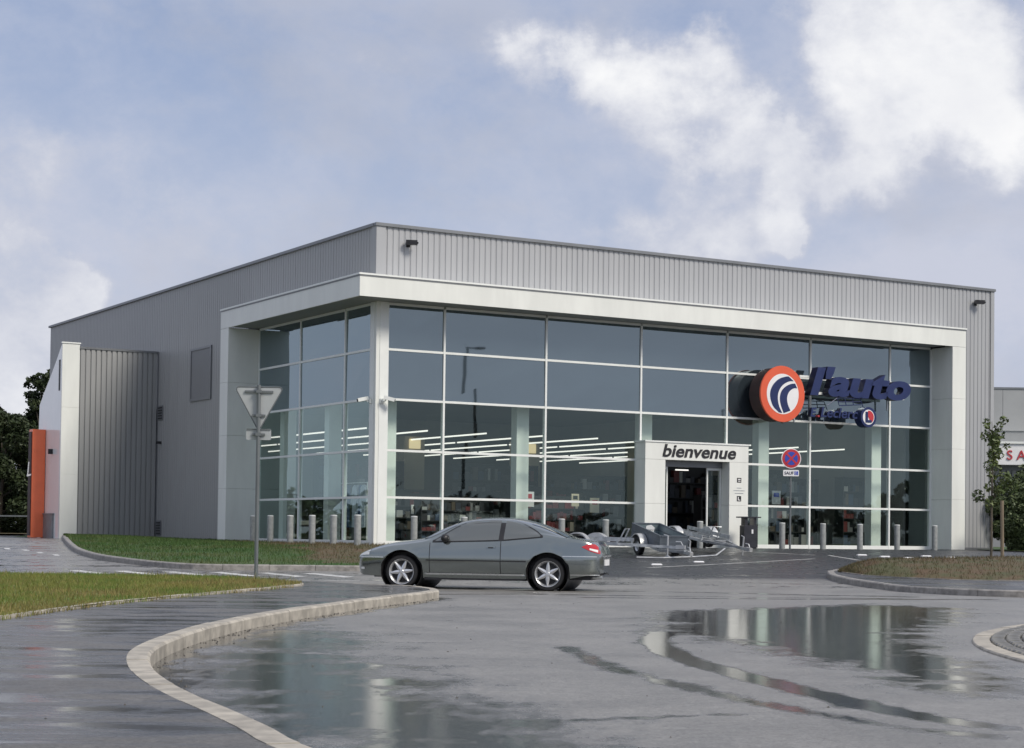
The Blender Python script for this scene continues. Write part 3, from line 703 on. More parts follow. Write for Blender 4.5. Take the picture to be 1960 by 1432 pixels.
box('notice_plate', 13.42, 13.60, PB - .008, PB - .001, 2.24, 2.40, m=m_black); box('notice_mark', 13.455, 13.565, PB - .011, PB - .0085, 2.275, 2.30, m=m_signwhite); box('notice_mark', 13.455, 13.565, PB - .011, PB - .0085, 2.33, 2.365, m=m_signwhite)
for k, (z, w) in enumerate(((2.04, .10), (1.95, .24), (1.86, .18))): box('notice_line', 13.51 - w, 13.51 + w, PB - .006, PB - .001, z, z + .025, m=m_galv)
np_ = box('notice_plate', 13.42, 13.60, PB - .008, PB - .001, 1.60, 1.78, m=m_black); fit_text('notice_letter', 'L', 13.46, 13.56, 1.63, 1.75, PB - .012, PB - .0085, m_signwhite, np_, bold=.03)
# inside the shop
box('shop_floor', -.02, AR - .1, .09, BL - .1, -.12, -.01, m=m_intfloor)
box('shop_ceiling', .12, AR - .1, 0.12, BL - .1, 5.7, 5.75, m=m_interior)
m_innerwall = mat('inner_wall_grey', (.30, .30, .29), .7, 0, .1, .5)
box('inner_wall', .12, AR - .1, 26.0, 26.1, 0, 5.7, m=m_innerwall)
box('inner_wall', 22.9, 23.0, 1.5, 26.0, 0, 5.7, m=m_innerwall)
mc = MB().box(0, .46, 0, .36, 0, 5.7).mesh('column', m_column)
for a in (.62, 5.47, 10.36, 15.40, 20.64): link('column', mc, shop, (a, .75, 0))
for b in (4.6, 8.3): link('column', mc, shop, (.55, b, 0))
mcc = MB().box(0, .85, 0, .85, 0, 3.95).mesh('column', m_cream)
mw = MB().box(.2, .65, -.05, -.005, 3.5, 3.85).mesh('lit_patch', m_warm)  # glowing plate painting the lit top of a cream column
for a in (5.9, 10.9, 16.4, 21.0):
    c = link('column', mcc, shop, (a, 9.6, 0)); link('lit_patch', mw, c)
for k in range(11):
    a = 1.62 + 2.28 * k
    if a > 22.5: continue
    for j in range(3):
        box('light_tube', a - .016, a + .016, 4.0 + j * 6.4, 4.0 + j * 6.4 + 6.2, 3.80, 3.85, m=m_tube)
# details on the walls
def floodlight(a, z, lab):
    f = thing('floodlight', lab, 'floodlight', (*loc2w(a, -R_ - .05), PAD + z), ROT, 'black floodlights under the roof edge')
    MB().box(-.06, .06, -.03, .0, -.09, .09).build('bracket', m_black, f); MB().bar((0, -.03, 0), (.06, -.16, .0), .05).build('arm', m_black, f)
    MB().bar((-.13, -.12, .04), (.17, -.30, .03), .17, .14).bar((.16, -.29, .03), (.20, -.31, .02), .21, .03).build('lamp_head', m_black, f)
floodlight(.94, 9.30, 'black floodlight on the ribbed wall near the front corner'); floodlight(24.9, 9.27, 'black floodlight at the far right end of the ribbed wall')
def cctv(a, b, rz, lab):
    c = thing('security_camera', lab, 'camera', (*loc2w(a, b), PAD + 4.42), ROT + rz, 'white cameras on the corner post')
    MB().box(-.06, .06, -.04, 0, -.07, .07).build('wall_plate', m_whitemetal, c); MB().tube([(0, -.04, 0), (.02, -.14, -.02), (.05, -.20, .05)], .022, 8).build('arm', m_whitemetal, c)
    MB().bar((-.02, -.16, .10), (.26, -.34, .02), .12, .11).build('camera_body', m_whitemetal, c); MB().bar((.26, -.34, .018), (.275, -.35, .014), .09, .08).build('lens', m_black, c)
cctv(.14, -.078, .1, 'white camera on the corner post pointing right along the entrance front'); cctv(-.078, .17, -math.pi / 2 - 1.2, 'white camera on the corner post pointing left along the side windows')
sw = MB(); sw.box(-R_ - .045, -R_ - .005, 13.65, 15.60, 5.36, 7.18); wp = sw.build('blind_window', m_signback_, shop)
fw = MB(); fw.box(-R_ - .075, -R_ - .02, 13.55, 15.70, 7.18, 7.26).box(-R_ - .075, -R_ - .02, 13.55, 15.70, 5.26, 5.36).box(-R_ - .07, -R_ - .02, 13.55, 13.65, 5.36, 7.18).box(-R_ - .07, -R_ - .02, 15.60, 15.70, 5.36, 7.18); fw.build('window_frame', m_flash, wp)
for z in (4.75, .20):
    v = MB().box(-R_ - .05, -R_ - .02, 18.75, 19.25, z - .03, z + .55).build('vent', m_flash, shop)
    for k in range(5): MB().box(-R_ - .075, -R_ - .052, 18.79, 19.21, z + .02 + k * .105, z + .065 + k * .105).build('louvre', m_black, v)
box('wall_sensor', -R_ - .2, -R_ - .03, 18.86, 18.98, 3.78, 3.88, m=m_black)
# annex that juts out of the side wall
annex = thing('annex', 'white ended grey ribbed annex jutting out of the side wall', 'building', (*loc2w(-3.3, 19.46), PAD), ROT)
mann = clad_mesh('cladding_panel', 3.16 / 3, .0, 7.40, m_clad_shaded, 5, .05)
for i in range(3): link('cladding_panel', mann, annex, (i * 3.16 / 3, 0, 0))
MB().box(0, 3.18, -.08, .3, 7.40, 7.48).build('roof_cap', m_flash, annex); MB().box(3.165, 3.20, -.075, -.0, 0, 7.40).build('corner_flashing', m_flash, annex)
MB().box(0.01, 3.2, .05, 3.0, 0, 5.2).build('wall', m_interior, annex)
zs = [-.1, 2.5, 5.1, 7.58]
for z0, z1 in zip(zs, zs[1:]): MB().box(-.69, -.004, -.05, .0, z0, z1 - .006, ch=.004).build('frame_panel', m_white, annex)
MB().box(-.72, .03, -.08, .06, 7.58, 7.63).build('coping', m_whitemetal, annex)
m_whitegloss = mat('glossy_white_panel', (.88, .88, .86), .14, 0, .03, .8, coat=.6)
def slope_panel(name, pts, x0, x1, m):            # polygon in b,z given a thickness along a
    n = len(pts); vs = [(x0, y, z) for y, z in pts] + [(x1, y, z) for y, z in pts]
    MB().add(vs, [tuple(range(n))[::-1], tuple(range(n, 2 * n))] + [(i, (i + 1) % n, (i + 1) % n + n, i + n) for i in range(n)]).build(name, m, annex)
slope_panel('frame_panel', [(.005, -.1), (.005, 7.56), (.70, 6.98), (1.3, 6.52), (1.3, -.1)], -.69, -.01, m_whitegloss)
slope_panel('frame_panel', [(1.306, -.1), (1.306, 6.51), (2.2, 5.88), (2.92, 5.32), (2.98, 4.4), (2.98, -.1)], -.69, -.01, m_whitegloss)
MB().box(-.705, -.69, .18, .34, 5.75, 6.95).build('window', m_black, annex)
MB().box(-.75, -.69, .7, 2.2, -.05, .93).box(-.78, -.66, .65, 2.25, .93, .98).build('meter_cabinet', m_galvdull, annex)
MB().box(-.85, -.69, 1.0, 1.1, 3.3, 3.5).build('wall_lamp', m_black, annex)
gate = thing('sign_totem', 'bright orange slab standing against the white annex end', 'sign', (*loc2w(-3.99, 21.4), PAD), ROT)
MB().box(-.54, -.02, 0, .45, 0.02, 4.30, ch=.01).build('panel', m_orange, gate); MB().box(-.58, -.545, .05, .40, .1, 4.2).build('side_panel', m_brown, gate)
MB().bar((-.58, .02, 2.5), (-.74, -.04, 2.45), .06).bar((-.72, -.04, 2.45), (-.68, -.04, 3.0), .03).build('lamp', m_signwhite, gate)

# facade sign
sg_ = thing('store_sign', 'orange ringed road emblem with navy lettering over the glass', 'sign', (*loc2w(15.05, -.95), PAD + 5.32), ROT)
def ring_poly(r, n=48): return [(r * math.cos(2 * math.pi * k / n), r * math.sin(2 * math.pi * k / n)) for k in range(n)]
MB().lathe([(.0, .62), (.93, .62), (.93, .02)], 'y', n=56).build('emblem_drum', m_brown, sg_, smooth=40)
MB().lathe([(.93, .03), (.965, .02), (.975, -.02), (.96, -.05), (.70, -.05), (.68, -.03), (.0, -.03)], 'y', n=56).build('emblem_ring', m_orange_s, sg_, smooth=40)
MB().lathe([(.70, -.045), (.695, -.055), (0, -.055)], 'y', n=56).build('emblem_disc', m_signwhite, sg_, smooth=40)
def crescent(o, i):
    k = .665; a = [(p.x * k, p.y * k) for p in spline([(x, y, 0) for x, y in o], 24)]; c = [(p.x * k, p.y * k) for p in spline([(x, y, 0) for x, y in i], 24)]
    return a + c[::-1]
MB().prism(crescent([(-.26,-.955),(-.66,-.62),(-.84,-.08),(-.70,.38),(-.28,.76),(.28,.93),(.46,.87)], [(-.04,-.985),(-.26,-.60),(-.34,-.14),(-.22,.24),(.06,.52),(.42,.68),(.70,.70)]), -.064, -.056).build('road_band', m_navy, sg_)
MB().prism(crescent([(.06,-.985),(-.12,-.60),(-.20,-.22),(-.10,.14),(.18,.40),(.52,.55),(.80,.58)], [(.50,-.84),(.34,-.55),(.27,-.25),(.33,.02),(.50,.22),(.74,.34),(.93,.34)]), -.064, -.056).build('road_band', m_navy, sg_)
LX = lambda a: a - 15.05
fit_text('brand_lettering', "l'auto", LX(16.25), LX(20.92), .02, 1.06, -.06, .26, m_navy, sg_, m_navydark, bold=.042, shear=.22, spacing=1.0)
# lettering leans up-right by perspective only; a rail carries it
MB().bar((LX(16.05), .30, .14), (LX(20.9), .30, .14), .05, .09).bar((LX(16.05), .30, .70), (LX(20.3), .30, .70), .05, .07).build('letter_rail', m_whitemetal, sg_)
fit_text('name_lettering', 'E', LX(16.28), LX(16.56), -.72, -.40, -.05, .12, m_navy, sg_, m_navydark, bold=.03, shear=.2)
MB().lathe([(.0, -.05), (.035, -.05), (.035, .1)], 'y', (LX(16.66), 0, -.69), 16).build('name_dot', m_red, sg_)
fit_text('name_lettering', 'Leclerc', LX(16.74), LX(18.44), -.72, -.36, -.05, .12, m_navy, sg_, m_navydark, bold=.02, shear=.2)
tr_ = MB()
for pts in ([(17.05,-.30),(17.5,-.02),(17.9,.0),(18.55,.0),(18.7,-.28)], [(17.5,-.02),(17.6,-.28),(18.6,-.20)], [(17.85,-.01),(17.92,-.26)], [(18.2,0),(18.25,-.22)], [(17.55,-.15),(18.62,-.10)]):
    tr_.tube([(LX(x), -.02, z) for x, z in pts], .016, 6)
tr_.build('trolley_outline', m_navy, sg_)
rx, rz_ = LX(18.93), -.63
MB().lathe([(0, .30), (.36, .30), (.36, -.05), (.27, -.05), (.26, -.03), (0, -.03)], 'y', (rx, 0, rz_), 40).build('roundel_drum', m_navy, sg_, smooth=40)
MB().lathe([(.27, -.04), (.265, -.052), (0, -.052)], 'y', (rx, 0, rz_), 40).build('roundel_disc', m_signwhite, sg_, smooth=40)
half = [(rx + .235 * math.sin(t), rz_ + .235 * math.cos(t)) for t in [math.radians(-8 + 150 * k / 18) for k in range(19)]] + [(rx + .06, rz_ - .12), (rx - .03, rz_ + .02)]
MB().prism(half, -.060, -.053).build('roundel_mark', m_red, sg_)
fit_text('roundel_letter', 'L', rx - .15, rx + .13, rz_ - .19, rz_ + .19, -.072, -.061, m_navy, sg_, bold=.05)
for p, q in (((LX(16.1), .62, -.9), (LX(16.1), .62, .9)), ((LX(20.4), .62, -.3), (LX(20.4), .62, .8)), ((LX(19.0), .3, -.6), (LX(19.0), .8, -.6))): MB().bar(p, q, .05).build('sign_bracket', m_galv, sg_)

# ------------------------------------------------------------------ the car
def paint(name, col, rough=.28):
    M = MT(name); v = M.coord('Object'); nz = M.noise(v, 2.5, 5, .6); dirt = M.noise(v, 9, 5, .7)
    c = M.mix(M.rng(nz, .3, .7, 0, .25), col, tuple(c * .86 for c in col)); M.set(Base_Color=c, Metallic=.85, Roughness=rough, Coat_Weight=1.0, Coat_Roughness=.06)
    return M.m
m_paint = paint('silver_green_paint', (.255, .285, .278), .17)
m_tyre = mat('tyre_rubber', (.014, .014, .015), .7, 0, .25, 20)
m_rim = mat('alloy_rim', (.66, .67, .68), .3, .75, .06, 8)
m_rimdark = mat('brake_dark', (.03, .03, .032), .6, .2, .2, 8)
m_carglass = MT('car_glass'); m_carglass.set(Base_Color=(.085, .095, .093), Roughness=.04, Specular_IOR_Level=1.0, Coat_Weight=1.0, Coat_Roughness=.02); m_carglass = m_carglass.m
m_chrome = mat('bright_trim', (.62, .64, .64), .28, .7, .05, 5)
m_lamp = MT('headlamp_glass'); m_lamp.set(Base_Color=(.88, .89, .86), Roughness=.12, Coat_Weight=.8); m_lamp = m_lamp.m
m_tail = MT('tail_lamp_glass'); m_tail.set(Base_Color=(.50, .02, .025), Roughness=.12, Coat_Weight=.8); m_tail = m_tail.m
cx = lambda zx: (zx - 392) / 377 - 1.35
cz = lambda zy: (686 - zy) / 383
TOPP = smoothtab([(cx(a) - .16, cz(b)) for a, b in [(96,486),(104,462),(120,443),(160,424),(220,401),(300,376),(400,354),(500,340),(585,326),(640,298),(700,265),(760,238),(830,211),(900,195),(1000,185),(1100,182),(1200,187),(1300,205),(1400,236),(1500,276),(1590,314),(1650,328),(1720,338),(1795,346),(1812,385),(1826,430)]], 160)
BELT = smoothtab([(-2.30, .535), (-2.2, .60), (-2.02, .665), (-1.65, .745), (-1.2, .80), (-.75, .845), (.1, .875), (.6, .915), (1.25, .965), (1.62, .93), (1.98, .895), (2.22, .80), (2.29, .66)], 90)
WID = smoothtab([(-2.30, .30), (-2.25, .50), (-2.17, .68), (-2.0, .79), (-1.8, .835), (-1.4, .872), (-.8, .885), (0, .89), (.8, .895), (1.4, .89), (1.8, .86), (2.05, .80), (2.18, .725), (2.25, .62), (2.292, .42)], 90)
def bot(x):
    z = interp([(-2.30, .30), (-2.1, .235), (-1.75, .215), (-.95, .20), (.95, .205), (1.75, .225), (2.0, .275), (2.3, .33)], x)
    for h in (-1.35, 1.35):
        d = x - h
        if abs(d) < .395: z = max(z, .30 + math.sqrt(.395 ** 2 - d * d) * 1.0)
    return z
def ring(x, n=26):
    w = interp(WID, x); zt = interp(TOPP, x); zb = bot(x); ze = min(interp(BELT, x), zt - .018); h = zt - ze
    wb = w * .935; wr = max(.05, wb - .13 - .34 * h); zr = zt - .012 - .055 * min(1, h / .25)
    zm = max(zb + .004, .36); zm2 = max(zb + .008, .52); zm3 = max(zb + .012, min(.66, ze - .02)); ze = max(ze, zb + .016)
    pts = [(w * .90, zb), (w * .962, zm), (w, zm2), (w * .988, zm3), (wb, ze), (wb + (wr - wb) * .52, ze + (zr - ze) * .56), (wr, zr), (wr * .62, zt - .006 - .012 * min(1, h / .25)), (0, zt)]
    P = [Vector((0, a, b)) for a, b in pts]; o = []
    for i in range(len(P) - 1):
        p0 = P[i - 1] if i else 2 * P[0] - P[1]; p1, p2 = P[i], P[i + 1]; p3 = P[i + 2] if i + 2 < len(P) else Vector((0, -P[-2].y, P[-2].z))
        for k in range(4):
            t = k / 4; v = .5 * (2 * p1 + (p2 - p0) * t + (2 * p0 - 5 * p1 + 4 * p2 - p3) * t * t + (3 * p1 - p0 - 3 * p2 + p3) * t ** 3)
            if i < 1: v = p1.lerp(p2, t)
            o.append((v.y, v.z))
    o.append((0, zt)); return o
def side_y(x, z):
    r = ring(x); best = r[0][0]
    for (a, b), (c, d) in zip(r, r[1:]):
        if b <= z <= d and d > b: return a + (c - a) * (z - b) / (d - b)
    return best
def top_z(x, y):
    r = ring(x)[::-1]
    for (a, b), (c, d) in zip(r, r[1:]):
        if a <= abs(y) <= c and c > a: return b + (d - b) * (abs(y) - a) / (c - a)
    return r[-1][1]
car = thing('car', 'silver green two door coupe driving past the shop to the left', 'car', (-.50, 33.82, .002), math.radians(-11.5))
st_ = sorted(set([-2.30 + i * .015 for i in range(14)] + [-2.0 + .05 * i for i in range(90)] + [h + .395 * math.cos(math.radians(a)) for h in (-1.35, 1.35) for a in range(0, 181, 6)] + [h + s * .3965 for h in (-1.35, 1.35) for s in (-1, 1)] + [2.26, 2.275, 2.285, 2.292]))
st_ = [x for x in st_ if -2.3001 <= x <= 2.2921]
b = MB(); rows = []
for x in st_:
    r = ring(x); rows.append([(x, -y, z) for y, z in r] + [(x, y, z) for y, z in r[-2::-1]])
b.grid(rows); n = len(rows[0])
b.add(rows[0], [tuple(range(n))]); b.add(rows[-1], [tuple(range(n))[::-1]])
b.build('body', m_paint, car, smooth=38)
ub = MB()
ub.box(-1.93, 2.1, -.60, .60, .20, .52).box(-.93, .93, -.80, .80, .17, .5).box(-2.12, -1.74, -.60, .60, .235, .5).box(1.76, 2.15, -.62, .62, .27, .5)
for h in (-1.35, 1.35):
    ub.lathe([(.385, -.87), (.385, .87)], 'y', (h, 0, .32), 36)
    ub.box(h - .36, h + .36, -.5, .5, .28, .66)
ub.build('underbody', m_black, car)
def patch(x0, x1, lo, hi, off, s, nx=24, nz=6):
    """panel lying on the body side between two height curves"""
    rows = []
    for j in range(nz + 1):
        r = []
        for i in range(nx + 1):
            x = x0 + (x1 - x0) * i / nx; z = lo(x) + (hi(x) - lo(x)) * j / nz; r.append((x, s * (side_y(x, z) + off), z))
        rows.append(r)
    return MB().grid(rows if s < 0 else rows[::-1])
wlo = smoothtab([(cx(a), cz(c)) for a, c in [(612,357),(800,352),(1076,342),(1200,331),(1300,322),(1366,315)]], 40)
whi = smoothtab([(cx(a), cz(c)) for a, c in [(612,354),(660,322),(700,295),(760,258),(820,230),(880,211),(940,203),(1000,201),(1080,203),(1140,209),(1200,223),(1260,246),(1310,271),(1345,293),(1366,313)]], 90)
f_lo = lambda x: interp(wlo, x); f_hi = lambda x: max(interp(whi, x), f_lo(x) + .002)
for s in (-1, 1):
    patch(cx(606), cx(1374), lambda x: f_lo(x) - .016, lambda x: f_hi(x) + .016, .004, s, 40).build('window_surround', m_black, car, smooth=40)
    patch(cx(628), cx(1070), lambda x: f_lo(x) + .006, lambda x: f_hi(x) - .008, .009, s, 30).build('side_window', m_carglass, car, smooth=40)
    patch(cx(1104), cx(1356), lambda x: f_lo(x) + .006, lambda x: f_hi(x) - .008, .009, s, 20).build('quarter_window', m_carglass, car, smooth=40)
    d = patch(cx(594), cx(1082), lambda x: .268, lambda x: f_lo(x) - .022, .0035, s, 24, 10).build('door', m_paint, car, smooth=40)
    for gx in (cx(590), cx(1086)):
        patch(gx - .006, gx + .006, lambda x: .265, lambda x: f_lo(x) - .02, .002, s, 1, 12).build('door_gap', m_black, car)
    h = MB(); yy = s * (side_y(cx(1018), .765) + .012)
    patch(cx(985), cx(1052), lambda x: .755, lambda x: .788, .012, s, 3, 2).build('handle', m_paint, d); patch(cx(1000), cx(1036), lambda x: .752, lambda x: .772, .014, s, 3, 2).build('handle_recess', m_black, d)
    patch(cx(566), cx(1262), lambda x: .512, lambda x: .532, .010, s, 24, 1).build('rub_strip', m_black, car)
    patch(cx(540), cx(1262), lambda x: .262, lambda x: .292, .016, s, 24, 1).build('sill_trim', m_chrome, car)
    patch(-2.22, cx(262), lambda x: .555, lambda x: .575, .006, s, 8, 1).build('bumper_strip', m_chrome, car)
    patch(cx(1512), 2.26, lambda x: .615, lambda x: .632, .006, s, 10, 1).build('bumper_strip', m_chrome, car)
    patch(cx(1562), 2.25, lambda x: .285, lambda x: .302, .006, s, 10, 1).build('bumper_edge', m_chrome, car)
    patch(-2.24, -1.97, lambda x: interp([(-2.24, .585), (-1.97, .61)], x), lambda x: min(interp([(-2.24, .595), (-2.14, .66), (-1.97, .70)], x), interp(TOPP, x) - .035), .006, s, 8, 4).build('headlight', m_lamp, car, smooth=40)
    patch(-2.16, -2.08, lambda x: .34, lambda x: .38, .006, s, 3, 2).build('fog_light', m_lamp, car)
    tl = patch(cx(1640), 2.262, lambda x: interp([(cx(1640), .79), (cx(1700), .715), (2.262, .67)], x), lambda x: interp([(cx(1640), .80), (cx(1675), .845), (cx(1720), .85), (2.262, .77)], x), .008, s, 10, 5).build('tail_light', m_tail, car, smooth=40)
    patch(cx(1690), cx(1742), lambda x: interp([(cx(1690), .745), (cx(1742), .70)], x), lambda x: interp([(cx(1690), .775), (cx(1742), .745)], x), .011, s, 5, 2).build('reversing_lamp', m_lamp, tl)
    mi = MB(); mx_ = cx(700); my = side_y(mx_, .92)
    mi.lathe([(.0, -.10), (.05, -.085), (.075, -.03), (.072, .04), (.045, .08), (0, .09)], 'y', (mx_, s * (my + .10), .925), 14).bar((mx_ - .03, s * (my - .02), .885), (mx_, s * (my + .08), .90), .05, .03)
    mi.build('door_mirror', m_black, car, smooth=50)
    for hx in (-1.35, 1.35):
        w = link('wheel', None, car, (hx, s * .735, .305), (0 if hx > 0 else -.03))
        MB().lathe([(.215, -.10), (.235, -.105), (.29, -.095), (.307, -.07), (.309, 0), (.307, .07), (.29, .095), (.235, .105), (.215, .10)], 'y', n=44).build('tyre', m_tyre, w, smooth=35)
        rm_ = MB(); rm_.lathe([(.19, s * .02), (.205, s * .085), (.222, s * .102), (.232, s * .108), (.236, s * .098)], 'y', n=44)
        for k in range(6):
            t = math.pi / 3 * k + (.12 if hx < 0 else .5); c_, s_ = math.cos(t), math.sin(t)
            pr = [(.02, .030), (.09, .036), (.15, .026), (.213, .013)]
            for sg2 in (0,):
                vs = []
                for r, hw in pr:
                    for q, dep in ((-hw, .088), (0, .102), (hw, .088)): vs.append((r * c_ - q * s_, s * dep, r * s_ + q * c_))
                    for q, dep in ((-hw, .05), (hw, .05)): vs.append((r * c_ - q * s_, s * dep, r * s_ + q * c_))
                fs = []
                for i in range(3):
                    a_ = i * 5; e = a_ + 5
                    fs += [(a_, a_ + 1, e + 1, e), (a_ + 1, a_ + 2, e + 2, e + 1), (a_, e, e + 3, a_ + 3), (a_ + 2, a_ + 4, e + 4, e + 2)]
                rm_.add(vs, fs)
        rm_.lathe([(.0, s * .108), (.035, s * .106), (.045, s * .095)], 'y', n=18); rm_.build('rim', m_rim, w, smooth=35)
        MB().lathe([(0, s * .04), (.212, s * .04), (.212, -s * .09), (0, -s * .09)], 'y', n=30).lathe([(0.05, s * .06), (.14, s * .06), (.14, s * .04)], 'y', n=24).build('brake', m_rimdark, w)
def toppatch(x0, x1, yw, off, nx=14, ny=12):
    return MB().grid([[(x, y, top_z(x, y) + off) for y in [yw(x) * (-1 + 2 * j / ny) for j in range(ny + 1)]] for x in [x0 + (x1 - x0) * i / nx for i in range(nx + 1)]])
toppatch(cx(592) - .14, cx(815) - .16, lambda x: interp([(cx(592), .70), (cx(815), .55)], x), .006).build('windscreen', m_carglass, car, smooth=40)
toppatch(cx(1330) - .14, cx(1590) - .18, lambda x: interp([(cx(1330), .52), (cx(1590), .62)], x), .006).build('rear_window', m_carglass, car, smooth=40)
MB().box(2.285, 2.302, -.26, .26, .46, .57).build('number_plate', m_signwhite, car); MB().box(-2.32, -2.295, -.26, .26, .36, .47).build('number_plate', m_signwhite, car)
MB().tube([(1.9, -.45, .25), (2.28, -.45, .25)], .035, 12).build('exhaust_pipe', m_chrome, car)
MB().box(2.275, 2.297, -.42, .52, .62, .64).build('boot_trim', m_chrome, car)

# ------------------------------------------------------------------ bollards
bm_ = MB().lathe([(.10, -.1), (.10, .84), (.098, .85)], 'z', n=20).mesh('shaft', m_bollard, 40)
bt_ = MB().lathe([(.102, .85), (.102, .872), (.085, .885), (0, .89)], 'z', n=20).mesh('cap', m_bolltop, 40)
BOL = [(-1.8,5.28,'grey bollard at the foot of the left white pillar, half hidden by the sign post'),(-1.8,3.85,'grey bollard just right of the sign post before the side windows'),(-1.8,2.28,'grey bollard before the side windows, third from the left pillar'),
       (-1.8,.63,'grey bollard before the middle side window with the hanging overalls'),(-1.8,-.91,'grey bollard before the last side window, second left of the corner post'),(-1.8,-2.55,'grey bollard directly left of the white corner post'),
       (.43,-1.8,'grey bollard above the bonnet of the car'),(2.14,-1.8,'grey bollard with only its top showing over the car windscreen'),(5.64,-1.8,'grey bollard with its top over the car rear window'),(7.29,-1.8,'grey bollard between car tail and the entrance portal'),
       (11.0,-1.8,'grey bollard in the doorway behind the trailers'),(14.43,-1.8,'grey bollard beside the no stopping sign post'),(16.21,-1.8,'grey bollard under the orange ringed emblem, next right of the sign post'),(17.87,-1.8,'grey bollard in front of the window below the roundel'),
       (19.58,-1.8,'grey bollard in front of the last wide window'),(21.36,-1.8,'grey bollard at the foot of the right white pillar')]
b0 = None
for a, b, lab in BOL:
    if b0 is None:
        b0 = thing('bollard', '', 'bollard', group='bollards along the shop front'); link('shaft', bm_, b0); link('cap', bt_, b0); o = b0
    else: o = copy_tree(b0)
    o.location = (*loc2w(a, b), PAD); o['label'] = lab; o.rotation_euler.z = random.random() * 6

# ------------------------------------------------------------------ signs on posts
def rounded(pts, r, n=5):
    o = []; N_ = len(pts); pts = [Vector((*p, 0)) for p in pts]
    for i, p in enumerate(pts):
        a = (pts[i - 1] - p).normalized(); c = (pts[(i + 1) % N_] - p).normalized(); ang = a.angle(c); d = r / math.tan(ang / 2)
        p0, p1 = p + a * d, p + c * d; cen = p + (a + c).normalized() * r / math.sin(ang / 2)
        a0 = math.atan2(p0.y - cen.y, p0.x - cen.x); a1 = math.atan2(p1.y - cen.y, p1.x - cen.x); da = (a1 - a0 + math.pi) % (2 * math.pi) - math.pi
        o += [(cen.x + r * math.cos(a0 + da * k / n), cen.y + r * math.sin(a0 + da * k / n)) for k in range(n + 1)]
    return o
ys_ = thing('give_way_sign', 'back of a triangular road sign with a small plate on a grey post', 'sign', (-4.68, 33.59, .12), .06)
MB().tube([(0, 0, -.2), (0, 0, 3.58)], .036, 14).build('pole', m_pole, ys_, smooth=40)
tri = rounded([(-.45, 3.55), (.45, 3.55), (0, 2.73)], .05)
pl_ = MB().prism(tri, .068, .078).build('triangle_plate', m_signback, ys_)
fl = MB(); tc_ = [Vector((x, .066, z)) for x, z in tri]; fl.tube(tc_ + tc_[:1], .011, 6); fl.build('plate_rim', m_pole, pl_)
for z, w in ((3.46, .26), (3.02, .12)): MB().box(-w, w, .035, .068, z - .02, z + .02).box(-.05, .05, -.042, .035, z - .028, z + .028).build('bracket', m_pole, ys_)
p2 = rounded([(-.23, 2.57), (.23, 2.57), (.23, 2.77), (-.23, 2.77)], .03)
sp = MB().prism(p2, .068, .078).build('small_plate', m_signback, ys_); MB().box(-.22, .22, .05, .068, 2.755, 2.775).build('plate_rim', m_pole, sp)
MB().box(-.12, .12, .035, .068, 2.65, 2.69).box(-.05, .05, -.042, .035, 2.64, 2.70).build('bracket', m_pole, ys_)

ns = thing('no_stopping_sign', 'round red and blue no stopping sign with a white plate on a grey pole', 'sign', (8.97, 58.86, PAD), .12)
MB().tube([(0, 0, -.1), (0, 0, 3.2)], .034, 12).build('pole', m_pole, ns, smooth=40)
MB().lathe([(0, .0), (.325, .0), (.325, -.02), (0, -.02)], 'y', (0, -.05, 2.93), 40).build('sign_edge', m_signwhite, ns)
MB().lathe([(.30, -.001), (.30, -.004), (.0, -.004)], 'y', (0, -.07, 2.93), 40).build('red_ring', m_red, ns)
MB().lathe([(.215, -.001), (.215, -.004), (.0, -.004)], 'y', (0, -.074, 2.93), 40).build('blue_field', m_blue, ns)
xb = MB()
for t in (45, -45):
    c_, s_ = math.cos(math.radians(t)), math.sin(math.radians(t)); q = [(-.222, -.03), (.222, -.03), (.222, .03), (-.222, .03)]
    xb.prism([(x * c_ - z * s_, 2.93 + x * s_ + z * c_) for x, z in q], -.083 - .001 * (t > 0), -.0785)
xb.build('red_cross', m_red, ns)
np2 = MB().prism(rounded([(-.26, 2.36), (.26, 2.36), (.26, 2.56), (-.26, 2.56)], .03), -.062, -.05).build('white_plate', m_signwhite, ns)
fit_text('plate_lettering', 'SAUF', -.22, .08, 2.41, 2.51, -.068, -.0635, m_navydark, np2, bold=.02)
MB().box(.11, .23, -.066, -.063, 2.40, 2.52).build('wheelchair_field', m_blue, np2)
wc = MB(); wc.lathe([(.012, 0), (.012, -.003), (0, -.003)], 'y', (.16, -.067, 2.505), 10).bar((.158, -.068, 2.49), (.162, -.068, 2.455), .012, .004).bar((.162, -.068, 2.455), (.195, -.068, 2.455), .012, .004).bar((.195, -.068, 2.455), (.205, -.068, 2.42), .012, .004)
wc.tube([(.163 + .032 * math.cos(t), -.068, 2.445 + .03 * math.sin(t)) for t in [2.0 + .35 * k for k in range(10)]], .005, 5); wc.build('wheelchair_mark', m_signwhite, np2)
MB().box(-.05, .05, -.05, .04, 3.0, 3.03).box(-.05, .05, -.05, .04, 2.45, 2.48).build('bracket', m_pole, ns)

# ------------------------------------------------------------------ litter bin
bn = thing('litter_bin', 'dark litter bin with a roof plate beside the entrance portal', 'bin', (*loc2w(13.28, -1.45), PAD), ROT - .3)
MB().box(-.24, .24, -.22, .22, .03, .78, ch=.02).box(-.21, .21, -.19, .19, -.03, .03).build('body', m_bin, bn)
MB().box(-.20, -.11, -.20, .20, .78, 1.03).box(.11, .20, -.20, .20, .78, 1.03).build('roof_post', m_bin, bn)
MB().box(-.36, .34, -.26, .26, 1.03, 1.07).build('roof_plate', m_bin, bn); MB().box(.02, .08, -.226, -.2205, .50, .64).build('lock_plate', m_signwhite, bn)

